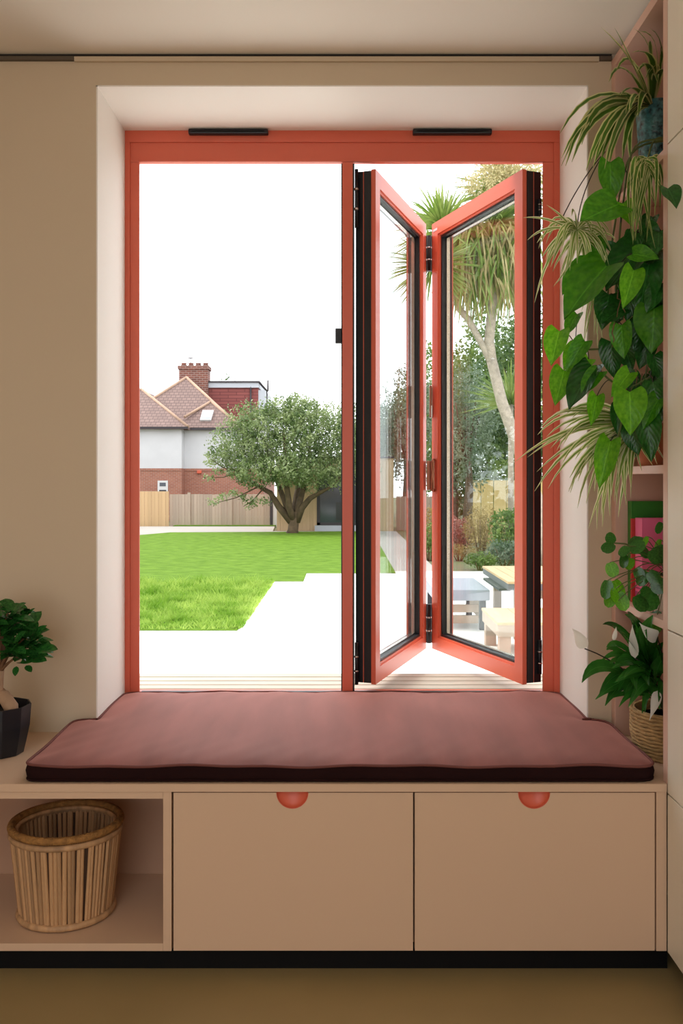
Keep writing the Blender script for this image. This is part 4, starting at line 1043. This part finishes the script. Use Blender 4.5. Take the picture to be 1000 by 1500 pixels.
# ------------------------------------------------------------------ timber studio
st_ = thing('garden_studio', (-0.3, 36, GZ), 'flat-roofed timber garden studio behind the apple tree', 'building')
SY = 35.0; SX0, SX1 = -2.56, 1.92; SH = 2.82
WX0, WX1, WZ0, WZ1 = -1.02, 1.30, GZ+0.22, GZ+2.25
B('core', M['larch'], st_, SX0+0.03, SX1-0.03, SY+0.12, SY+4.0, GZ-0.05, GZ+SH-0.03)
B('roof', M['gutter'], st_, SX0-0.02, SX1+0.02, SY+0.0, SY+4.05, GZ+SH-0.03, GZ+SH+0.03)
me_l = mesh_of(MB().box(-0.5, 0.5, -0.5, 0.5, 0, 1), 'cladding_board', M['larch'])
n = 32; w = (SX1-SX0)/n
for k in range(n):
    xc = SX0+(k+0.5)*w
    if xc > WX0 and xc < WX1:
        share(me_l, 'cladding_board', st_, Matrix.Translation((xc, SY+0.08, WZ1+0.02)) @ Matrix.Diagonal((w*0.96, 0.04, GZ+SH-0.05-WZ1, 1)))
    else:
        share(me_l, 'cladding_board', st_, Matrix.Translation((xc, SY+0.08+(0.008 if k % 2 else 0), GZ-0.04)) @ Matrix.Diagonal((w*0.96, 0.04, SH+0.0, 1)))
B('sill', M['fascia'], st_, WX0-0.08, WX1+0.05, SY-0.06, SY+0.11, GZ-0.05, WZ0-0.01)
wf = MB()
for (x0, x1, z0, z1) in ((WX0, WX0+0.12, WZ0, WZ1), (WX1-0.1, WX1, WZ0, WZ1), (WX0, WX1, WZ0, WZ0+0.1), (WX0, WX1, WZ1-0.1, WZ1)): wf.box(x0, x1, SY+0.02, SY+0.10, z0, z1)
wo = wf.build('window', M['gutter'], st_, fix=False)
B('pane', M['darkglass'], wo, WX0+0.1, WX1-0.1, SY+0.05, SY+0.07, WZ0+0.1, WZ1-0.1)
B('screen', M['tv'], wo, -0.29, 0.6, SY+0.0, SY+0.04, GZ+0.42, GZ+1.1)

# ------------------------------------------------------------------ white and brick house
hs = thing('house', (-9, 48, GZ), 'white rendered house with red brick base and tiled roofs', 'house')
HY = 45.0
H_ = lambda px, py, y: at(px, py, y)
EZ = H_(0, 627, HY).z; BZ = H_(0, 686, HY).z
cxw = H_(266, 0, HY).x; RX = -4.0
def wallpair(x0, x1, y0, y1):
    B('brick_wall', M['brick'], hs, x0, x1, y0, y1, GZ-0.06, BZ)
    B('band', M['brick'], hs, x0-0.0, x1+0.0, y0-0.03, y0, BZ-0.12, BZ)
    B('white_wall', M['render'], hs, x0, x1, y0-0.02, y1, BZ+0.0005, EZ)
wallpair(-14.5, cxw, HY, HY+7.5)
wallpair(cxw+0.001, RX, HY+0.7, HY+8.0)
def roof_tri(name, pts, mt=None, th=0.12):
    m = MB(); n = len(pts)
    m.v = [tuple(p) for p in pts]+[(p[0], p[1]+0.05, p[2]-th) for p in pts]
    m.face(list(range(n))); m.face([n+i for i in range(n)][::-1])
    for i in range(n): j = (i+1) % n; m.face([i, j, n+j, n+i])
    return m.build(name, mt or M['tile'], hs)
def ridge(a, b, r=0.08): MB().tube([a, b], r, 8).build('ridge_tile', M['ridge'], hs)
# left wing: hipped roof
ap = H_(208, 571, HY+3.2); e0 = Vector((cxw+0.35, HY-0.25, EZ+0.05)); e1 = Vector((-15, HY-0.25, EZ+0.05)); apl = Vector((-12.4, HY+3.2, ap.z))
roof_tri('roof_slope', [e1, e0, ap, apl]); roof_tri('roof_slope', [e0, Vector((cxw+0.35, HY+6.5, EZ+0.05)), Vector((ap.x, HY+6.5, ap.z)), ap])
ridge(ap, e0); ridge(ap, apl)
# main roof: big hip, and small gablet before it
A0 = H_(273, 553, HY+4.2); eR = Vector((H_(353, 0, HY+0.6).x, HY+0.55, EZ+0.04)); eL = Vector((-11.8, HY+0.55, EZ+0.04))
roof_tri('roof_slope', [eL, eR, A0]); roof_tri('roof_slope', [eR, Vector((eR.x, HY+8, EZ+0.04)), Vector((A0.x, HY+8, A0.z)), A0])
roof_tri('roof_slope', [Vector((A0.x, HY+8, A0.z)), Vector((eL.x, HY+8, EZ)), eL, A0])
ridge(A0, eR); ridge(A0, eL); ridge(A0, (A0.x, HY+8, A0.z))
A1 = H_(309, 588, HY+1.9); g0 = Vector((H_(255, 0, HY+0.4).x, HY+0.42, EZ+0.06)); g1 = Vector((eR.x+0.05, HY+0.42, EZ+0.06))
roof_tri('roof_slope', [g0, g1, A1]); roof_tri('roof_slope', [g0, A1, Vector((A1.x, HY+3.4, A1.z)), Vector((g0.x, HY+3.2, EZ+0.3))]); ridge(A1, H_(270, 611, HY+0.8), 0.07); ridge(A1, g1, 0.08)
# roof light lying in the gablet slope
def on_slope(px, py):
    nrm = (g1-g0).cross(A1-g0); o = Vector((0, 0, EYE)); d = at(px, py, 1.0)-o
    return o+d*((g0-o).dot(nrm)/d.dot(nrm)), nrm.normalized()
q = [on_slope(*p) for p in ((293, 617), (309, 617), (313, 603), (297, 603))]
nn = q[0][1]; nn = nn if nn.y < 0 else -nn
def lift(m, pts, t0, t1):
    n = len(m.v); m.v += [tuple(p+nn*t0) for p in pts]+[tuple(p+nn*t1) for p in pts]
    m.face([n, n+1, n+2, n+3]); m.face([n+7, n+6, n+5, n+4])
    for i in range(4): j = (i+1) % 4; m.face([n+i, n+4+i, n+4+j, n+j])
P4 = [p for p, _ in q]; c4 = sum(P4, Vector())/4
m = MB(); lift(m, P4, 0, 0.10); rl = m.build('roof_light', M['wframe'], hs)
m = MB(); lift(m, [c4+(p-c4)*0.72 for p in P4], 0.09, 0.115); m.build('pane', M['skyglass'], rl)
# gutters and dark eaves soffit
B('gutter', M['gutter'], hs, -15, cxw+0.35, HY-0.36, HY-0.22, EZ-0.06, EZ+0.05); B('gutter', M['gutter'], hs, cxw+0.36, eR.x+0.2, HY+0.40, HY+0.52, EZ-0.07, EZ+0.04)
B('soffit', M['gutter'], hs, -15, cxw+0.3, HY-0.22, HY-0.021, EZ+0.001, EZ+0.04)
# chimney
cy = HY+4.6; c0, c1 = H_(262, 586, cy), H_(304, 536, cy)
ch = B('chimney', M['chimbrick'], hs, c0.x, c1.x, cy, cy+1.0, c0.z-1.0, c1.z)
B('chimney_cap', M['chimbrick'], ch, c0.x-0.06, c1.x+0.06, cy-0.06, cy+1.06, c1.z-0.18, c1.z+0.02)
for k in range(4):
    x = c0.x+0.18+k*(c1.x-c0.x-0.36)/3
    pt = MB(); pt.lathe([(0.17, c1.z+0.02), (0.13, c1.z+0.16), (0.16, c1.z+0.22), (0.11, c1.z+0.22)], x, cy+0.5, 14); pt.build('chimney_pot', M['chimbrick'], ch)
cw = MB(); cw.tube([(c0.x+0.55, cy+0.5, c1.z+0.2), (c0.x+0.55, cy+0.5, c1.z+0.50)], 0.03, 6); cw.lathe([(0.02, c1.z+0.5), (0.16, c1.z+0.48), (0.16, c1.z+0.50), (0.02, c1.z+0.56)], c0.x+0.55, cy+0.5, 10); cw.build('cowl', M['fascia'], ch)
# dormer with hung tiles
dy = HY+5.0; d0, d1 = H_(303, 600, dy), H_(378, 560, dy)
dz1 = d1.z
dm = B('dormer', M['dormer_tile'], hs, d0.x, d1.x, dy, dy+5, EZ-0.6, dz1-0.30)
B('fascia', M['fascia'], dm, d0.x, d1.x+0.05, dy-0.10, dy+5, dz1-0.30, dz1-0.03); B('flat_roof', M['gutter'], dm, d0.x, d1.x+0.1, dy-0.16, dy+5.1, dz1-0.03, dz1+0.06)
B('end_wall', M['fascia'], dm, d1.x+0.001, d1.x+0.38, dy+0.05, dy+4.5, EZ-0.6, dz1-0.42)
gsl = MB(); gsl.tube([(d1.x+0.05, dy-0.1, dz1), (d1.x+0.42, dy+0.9, dz1-0.4)], 0.06, 6); gsl.tube([(d1.x+0.45, dy+1.0, dz1-0.4), (d1.x+0.45, dy+1.0, dz1+0.22)], 0.05, 6)
gsl.tube([(d1.x-0.4, dy-0.06, dz1-0.25), (d1.x-0.4, dy-0.06, EZ)], 0.05, 6); gsl.tube([(d1.x+0.40, dy+0.9, dz1-0.45), (d1.x+0.40, dy+0.9, EZ-0.4)], 0.045, 6); gsl.build('rain_pipe', M['gutter'], dm)
ae = MB(); xa = H_(344, 0, dy+3).x; za = H_(0, 540, dy+3).z
ae.tube([(xa, dy+3, dz1), (xa, dy+3, za)], 0.025, 5); ae.tube([(xa-0.25, dy+3, za), (xa+0.15, dy+3, za+0.03)], 0.02, 5); ae.tube([(xa-0.1, dy+3, za-0.1), (xa-0.1, dy+3, za+0.12)], 0.015, 5); ae.build('aerial', M['fascia'], hs)
# small window, vent
w0, w1 = H_(231, 719, HY), H_(246, 704, HY)
hw = B('window', M['wframe'], hs, w0.x, w1.x, HY-0.05, HY+0.02, w0.z-0.1, w1.z)
B('pane', M['darkglass'], hw, w0.x+0.10, w1.x-0.10, HY-0.055, HY-0.049, w0.z+0.22, w1.z-0.10); B('pane', M['darkglass'], hw, w0.x+0.08, w1.x-0.08, HY-0.055, HY-0.049, w0.z-0.03, w0.z+0.05)
v0 = H_(292, 691, HY+0.7); B('alarm_box', mat('red_box', lin(206, 92, 66), 0.5), hs, v0.x-0.11, v0.x+0.11, HY+0.6, HY+0.7, v0.z-0.09, v0.z+0.07, 0.02)
w2 = H_(204, 606, HY+1.3); 

# ------------------------------------------------------------------ trees and shrubs
def scatter(m, r, c, rad, n, size, up=0.3, asp=0.5, shell=0.45, zmin=None, shoots=0, side=None):
    """n leaves in an ellipsoid; with shoots they sit along upright twigs"""
    c = Vector(c)
    cnt = 0
    while cnt < n:
        d = Vector((r.gauss(0, 1), r.gauss(0, 1), r.gauss(0, 1))).normalized()
        q = r.random()**(1/3)*(1-shell)+shell if r.random() < 0.8 else r.random()
        bump_ = 0.88+0.12*math.sin(d.x*7+c.x*3)+0.09*math.sin(d.z*9+d.y*5+c.y)
        p = c+Vector((d.x*rad[0], d.y*rad[1], d.z*rad[2]))*q*bump_
        if zmin is not None and p.z < zmin: continue
        k = max(1, shoots); sd = Vector((d.x*0.5+r.uniform(-.3, .3), d.y*0.5+r.uniform(-.3, .3), 0.4+max(0, d.z))).normalized()
        for i in range(k):
            pp_ = p+sd*(i*size*0.55)+Vector((r.uniform(-1, 1), r.uniform(-1, 1), r.uniform(-1, 1)))*size*0.5
            a = Vector((r.gauss(0, 1), r.gauss(0, 1), r.gauss(0, 1)+up)).normalized()
            u = a.cross(Vector((r.gauss(0, 1), r.gauss(0, 1), r.gauss(0, 1)))).normalized()
            s = size*r.uniform(0.6, 1.2); n0 = len(m.v)
            m.v += [tuple(pp_-a*s*0.5), tuple(pp_+u*s*asp*0.5), tuple(pp_+a*s*0.5), tuple(pp_-u*s*asp*0.5)]
            m.face([n0, n0+1, n0+2, n0+3]); cnt += 1
def fol(m, mt, root):
    o = m.build('foliage', mt, root, fix=False); stuff(o); return o
# apple tree
TY = gd(781); tX = (429-VX)*TY/FPX
ap_t = thing('apple_tree', (tX, TY, GZ), 'round-crowned apple tree on the far edge of the lawn', 'tree')
r = random.Random(21)
tk = MB(); T_ = lambda px, py, dy=0: at(px, py, TY+dy)
fork = T_(430, 765)
tk.tube([Vector((tX-0.02, TY, GZ-0.05)), Vector((tX, TY, GZ+0.12)), fork, T_(434, 750)], [0.26, 0.19, 0.185, 0.13], 12)
bends = [[(428, 766, 0), (408, 742, 0), (396, 722, 0.1), (378, 712, 0.2), (345, 690, 0.3)], [(430, 764, 0), (420, 742, 0.1), (412, 722, 0.3), (400, 690, 0.5), (385, 640, 0.5)],
         [(431, 764, 0), (424, 745, -0.2), (420, 715, -0.3), (420, 680, -0.4), (415, 630, -0.3)], [(433, 764, 0), (438, 738, 0), (444, 715, 0.1), (452, 680, 0.2), (455, 630, 0.2)],
         [(434, 764, 0), (442, 744, -0.1), (454, 730, -0.2), (468, 722, -0.3), (486, 712, -0.4), (505, 690, -0.5)], [(432, 764, 0), (432, 740, 0.5), (436, 715, 0.9), (440, 670, 1.3)]]
for bl in bends:
    P = [T_(x, y, d) for x, y, d in bl]; tk.tube(P, [0.145-0.024*i for i in range(len(P))], 8)
tk.build('trunk', M['bark'], ap_t)
fm = MB()
blobs = [((405, 640), (1.7, 1.5, 1.25), 6600, 0), ((455, 635), (1.5, 1.5, 1.25), 6000, -0.2), ((355, 655), (1.15, 1.1, 1.0), 3000, 0), ((385, 694), (1.5, 1.2, 0.66), 3900, -0.4), ((470, 694), (1.2, 1.2, 0.8), 3000, -0.3),
         ((428, 688), (1.3, 1.2, 0.72), 3000, -0.8), ((500, 650), (1.1, 1.2, 1.1), 3400, 0), ((335, 672), (0.75, 0.7, 0.6), 1100, 0), ((430, 605), (1.1, 0.9, 0.6), 2000, 0.2), ((365, 620), (0.7, 0.7, 0.75), 1000, 0), ((515, 690), (0.9, 1.0, 0.7), 1200, 0)]
for (cpx, rad, n, dyy) in blobs: scatter(fm, r, T_(cpx[0], cpx[1], dyy), rad, n, 0.115, shoots=5, shell=0.3)
for k in range(90):     # upright shoots of the crown top and sprays at the left foot
    x = r.uniform(330, 520); top = 578+abs(x-425)*0.14+r.uniform(0, 26)
    p1 = T_(x, top, r.uniform(-0.8, 0.8)); p0 = p1+Vector((r.uniform(-.15, .15), 0, -0.8))
    for i in range(16):
        p = p0.lerp(p1, i/15)+Vector((r.uniform(-.06, .06), r.uniform(-.06, .06), 0)); a = Vector((r.gauss(0, 1), r.gauss(0, 1), 0.6)).normalized(); u = a.cross(Vector((r.gauss(0, 1), r.gauss(0, 1), r.gauss(0, 1)))).normalized()
        n0 = len(fm.v); s = 0.11; fm.v += [tuple(p), tuple(p+a*s*0.5+u*s*0.27), tuple(p+a*s), tuple(p+a*s*0.5-u*s*0.27)]; fm.face([n0, n0+1, n0+2, n0+3])
for (x, y) in ((312, 735), (325, 728), (342, 722), (356, 728), (370, 733), (318, 690), (310, 665), (308, 678), (388, 735), (366, 740), (305, 700)): scatter(fm, r, T_(x, y, -0.3), (0.30, 0.3, 0.16), 60, 0.12, shell=0.1)
fol(fm, M['apple'], ap_t)
tw = MB()
for (x0, y0, x1, y1) in ((380, 712, 312, 738), (385, 716, 356, 742), (345, 690, 308, 672), (350, 690, 305, 700)): tw.tube([T_(x0, y0, -0.3), T_((x0+x1)/2, (y0+y1)/2+4, -0.3), T_(x1, y1, -0.3)], [0.03, 0.02, 0.008], 5)
tw.build('twig', M['bark'], ap_t)

def tree(name, label, px, D, top, zc, rx, rz, mt, n, size, asp=0.5, group=None, trunk=True):
    c = at(px, 705, D); zt_ = at(px, top, D).z
    root = thing(name, (c.x, D, GZ), label, 'tree', group)
    m = MB(); rr = random.Random(int(px*7+D))
    cz = zc if zc is not None else (zt_-rz)
    scatter(m, rr, (c.x, D, cz), (rx, rx*0.9, rz), int(n*0.55), size, asp=asp, shoots=3, shell=0.35)
    for k in range(7):
        a = rr.uniform(0, 2*PI); e = rr.uniform(-0.6, 0.9)
        scatter(m, rr, (c.x+rx*0.62*math.cos(a), D+rx*0.6*math.sin(a), cz+rz*0.6*e), (rx*0.55, rx*0.5, rz*0.45), int(n*0.065), size, asp=asp, shoots=3, shell=0.3)
    fol(m, mt, root)
    if trunk:
        t_ = MB(); t_.tube([(c.x, D, GZ-0.08), (c.x+0.1, D, (GZ+cz)/2), (c.x, D, cz+rz*0.3)], [0.16, 0.12, 0.05], 8)
        for k in range(5):
            a = k*1.3; t_.tube([(c.x+0.05, D, cz-rz*0.5), (c.x+rx*0.5*math.cos(a), D+rx*0.5*math.sin(a), cz+rz*0.35)], [0.07, 0.02], 6)
        t_.build('trunk', M['bark'], root)
    return root
tree('olive_tree', 'feathery grey-green tree rising behind the timber studio', 592, 40.6, 540, None, 1.5, 2.6, M['t_olive'], 7500, 0.19, 0.34)
tree('olive_tree', 'lower grey-green tree over the studio roof', 552, 45.5, 580, None, 1.7, 2.4, M['t_olive'], 6000, 0.2, 0.34)
tree('garden_tree', 'mid green tree seen in the gap between the window leaves', 636, 53, 500, None, 2.6, 4.6, M['t_green'], 9500, 0.27)
tree('garden_tree', 'tall dense green tree behind the forked palm trunk', 712, 46, 445, None, 2.8, 4.9, M['t_green'], 12000, 0.25)
tree('garden_tree', 'dark green tree beyond the honey coloured fence', 785, 34.2, 430, None, 2.5, 4.2, M['t_dark'], 10000, 0.22)
tree('olive_tree', 'silvery shrub-like tree left of the palm trunk', 682, 26.5, 522, None, 0.95, 2.1, M['t_olive'], 6500, 0.13, 0.34)
tree('garden_tree', 'dark evergreen beside the end of the honey fence', 662, 31.0, 600, None, 0.75, 1.75, M['t_dark'], 5000, 0.15)
tree('garden_tree', 'far tree crown behind the house dormer', 322, 62, 556, None, 2.4, 2.4, M['t_dark'], 2200, 0.3)
# unseen trees added off to the left to darken reflections in the glass
for (x, y, lab) in ((-16.5, 17, 'tall unseen tree added left of the patio'), (-18.5, 22.5, 'tall unseen tree added left of the lawn middle'), (-19, 11, 'tall unseen tree added nearest the house wall'), (-20, 28.5, 'tall unseen tree added left of the far path')):
    tree('added_screen_tree', lab, VX+x*FPX/y, y, 300, 5.2, 2.7, 6.0, M['t_dark'], 9000, 0.36)
def shrub(label, px, D, top, rx, mt, n, size, asp=0.5, name='shrub'):
    c = at(px, 705, D); zt_ = at(px, top, D).z; h = zt_-GZ
    root = thing(name, (c.x, D, GZ-0.06), label, 'shrub')
    m = MB(); rr = random.Random(int(px*3+D*11))
    scatter(m, rr, (c.x, D, GZ+h*0.5), (rx, rx*0.8, h*0.52), n, size, asp=asp, shoots=3, shell=0.3, zmin=GZ-0.04)
    fol(m, mt, root)
    s_ = MB()
    for k in range(7): a = k*0.9; s_.tube([(c.x+0.05*math.cos(a), D+0.05*math.sin(a), GZ-0.08), (c.x+rx*0.5*math.cos(a), D+rx*0.4*math.sin(a), GZ+h*0.75)], [0.018, 0.007], 5)
    s_.build('stem', M['twig'], root)
shrub('rusty yellow shrub before the honey coloured fence', 704, 23.5, 742, 0.55, M['s_rust'], 2600, 0.075, 0.35)
shrub('dull pink shrub beside the rusty one', 668, 24.5, 758, 0.42, M['s_pink'], 1500, 0.08)
shrub('leafy green shrub before the right end of the fence', 752, 21.8, 744, 0.62, M['t_green'], 2600, 0.10)
shrub('low grey-green ground cover by the patio edge', 740, 20.4, 795, 0.50, M['t_olive'], 1500, 0.08)
shrub('low green cushion plant at the bed corner', 704, 20.1, 812, 0.36, M['t_green'], 900, 0.07)
shrub('straggly rusty plant at the bed edge', 672, 22.5, 800, 0.45, M['s_rust'], 900, 0.06, 0.35)
shrub('small green plant by the path', 629, 22.5, 770, 0.30, M['t_green'], 900, 0.08)
shrub('brown-green bush behind the gap of the leaves', 634, 27, 745, 0.5, M['s_rust'], 1200, 0.09)
shrub('loose evergreen bush overhanging the fence', 748, 30.9, 668, 1.2, M['t_green'], 4200, 0.13)
shrub('mid green bush left of the honey fence', 690, 33.6, 655, 0.9, M['t_dark'], 3600, 0.13)

# cabbage palm
CYL = 20.0
C_ = lambda px, py, dy=0: at(px, py, CYL+dy)
cp = thing('cabbage_palm', (C_(800, 0).x, CYL, GZ), 'forked cabbage palm with drooping sword-shaped leaves behind the window leaves', 'tree')
tk = MB()
tk.tube([Vector((C_(800, 0).x, CYL, GZ-0.1)), C_(785, 730), C_(757, 650), C_(735, 590), C_(719, 525)], [0.19, 0.15, 0.135, 0.125, 0.115], 12)
tk.tube([C_(720, 530), C_(716, 500), C_(720, 460), C_(724, 415), C_(726, 340)], [0.115, 0.11, 0.105, 0.10, 0.10], 12)
tk.tube([C_(720, 532), C_(706, 505), C_(686, 468), C_(672, 452), C_(655, 400), C_(650, 340)], [0.09, 0.075, 0.075, 0.075, 0.08, 0.08], 12)
tk.tube([C_(726, 400), C_(745, 330, 0.6), C_(750, 290, 1.0)], [0.09, 0.08, 0.08], 10)
tk.build('trunk', M['palmbark'], cp)
r = random.Random(44)
def crown(c, R, n, mt, name, lo=-0.3, hi=1.2, droop=0.35, w=0.05, az=None, stiff=0.5):
    m = MB(); c = Vector(c)
    for k in range(n):
        a = r.uniform(0, 2*PI) if az is None else r.uniform(*az)
        el = r.uniform(lo, hi); d = Vector((math.cos(a)*math.cos(el), math.sin(a)*math.cos(el), math.sin(el))); L = R*r.uniform(0.75, 1.1)
        p2 = c+d*L+Vector((0, 0, -droop*L*r.uniform(0.4, 1.4))); p1 = c+d*L*stiff
        curve_leaf(c+d*0.05, p1, p2, w*r.uniform(0.8, 1.2), 'strap', 5, up=(r.uniform(-1, 1), r.uniform(-1, 1), 0.6), fold=0.2, mb=m)
    o = m.build(name, mt, cp, fix=False); stuff(o)
crown(C_(648, 338), 1.25, 260, M['palm'], 'leaf_crown', -0.4, 1.4, 0.25)
crown(C_(632, 388, -1.2), 1.0, 280, M['palm'], 'leaf_crown', -0.9, 1.0, 0.12, 0.05)
crown(C_(726, 330), 1.3, 220, M['palm'], 'leaf_crown', -0.3, 1.4, 0.45)
crown(C_(738, 285, 1.0), 1.35, 300, M['palm'], 'leaf_crown', -0.3, 1.4, 0.4)
# skirt of hanging old leaves
m = MB(); m2 = MB()
for k in range(900):
    top = C_(r.uniform(662, 785), r.uniform(320, 408), r.uniform(-0.6, 0.6)); L = r.uniform(0.5, 1.25)
    out = Vector((r.uniform(-0.25, 0.25), r.uniform(-0.3, 0.3), 0))
    curve_leaf(top, top+out*0.8+Vector((0, 0, -L*0.3)), top+out*1.4+Vector((0, 0, -L)), 0.05*r.uniform(0.7, 1.2), 'strap', 5, up=(r.uniform(-1, 1), -1, 0.2), fold=0.2, mb=(m if k % 5 < 3 else m2))
for k in range(160):
    top = C_(r.uniform(650, 680), r.uniform(345, 400), r.uniform(-0.5, 0.5)); L = r.uniform(0.4, 0.95); out = Vector((r.uniform(-0.25, 0.2), r.uniform(-0.3, 0.3), 0))
    curve_leaf(top, top+out+Vector((0, 0, -L*0.3)), top+out*1.4+Vector((0, 0, -L)), 0.045, 'strap', 5, up=(r.uniform(-1, 1), -1, 0.2), mb=m)
stuff(m.build('dry_leaf_skirt', M['palm_dry'], cp, fix=False)); stuff(m2.build('hanging_leaves', M['palm'], cp, fix=False))
m = MB()
for (x, y, rx, rz) in ((712, 272, 0.6, 0.3), (745, 255, 0.6, 0.35), (772, 262, 0.4, 0.4), (728, 246, 0.5, 0.25)):
    scatter(m, r, C_(x, y, -0.5), (rx, rx, rz), 1100, 0.07, asp=0.5, shell=0.2, shoots=4)
stuff(m.build('flower_panicle', M['panicle'], cp, fix=False))
# young palm at its foot
yp = thing('young_palm', (C_(748, 0, 3).x, CYL+3, GZ), 'young spiky palm behind the leaning trunk', 'tree')
yc = at(748, 592, CYL+3); m = MB()
for k in range(130):
    a = r.uniform(0, 2*PI); el = r.uniform(-0.2, 1.4); d = Vector((math.cos(a)*math.cos(el), math.sin(a)*math.cos(el), math.sin(el))); L = 1.25*r.uniform(0.7, 1.1)
    curve_leaf(yc, yc+d*L*0.5, yc+d*L+Vector((0, 0, -0.12*L)), 0.045, 'strap', 4, up=(r.uniform(-1, 1), -1, 0.4), mb=m)
stuff(m.build('leaf_crown', M['palm'], yp, fix=False)); MB().tube([(yc.x, yc.y, GZ-0.08), tuple(yc)], [0.09, 0.06], 8).build('trunk', M['palmbark'], yp)
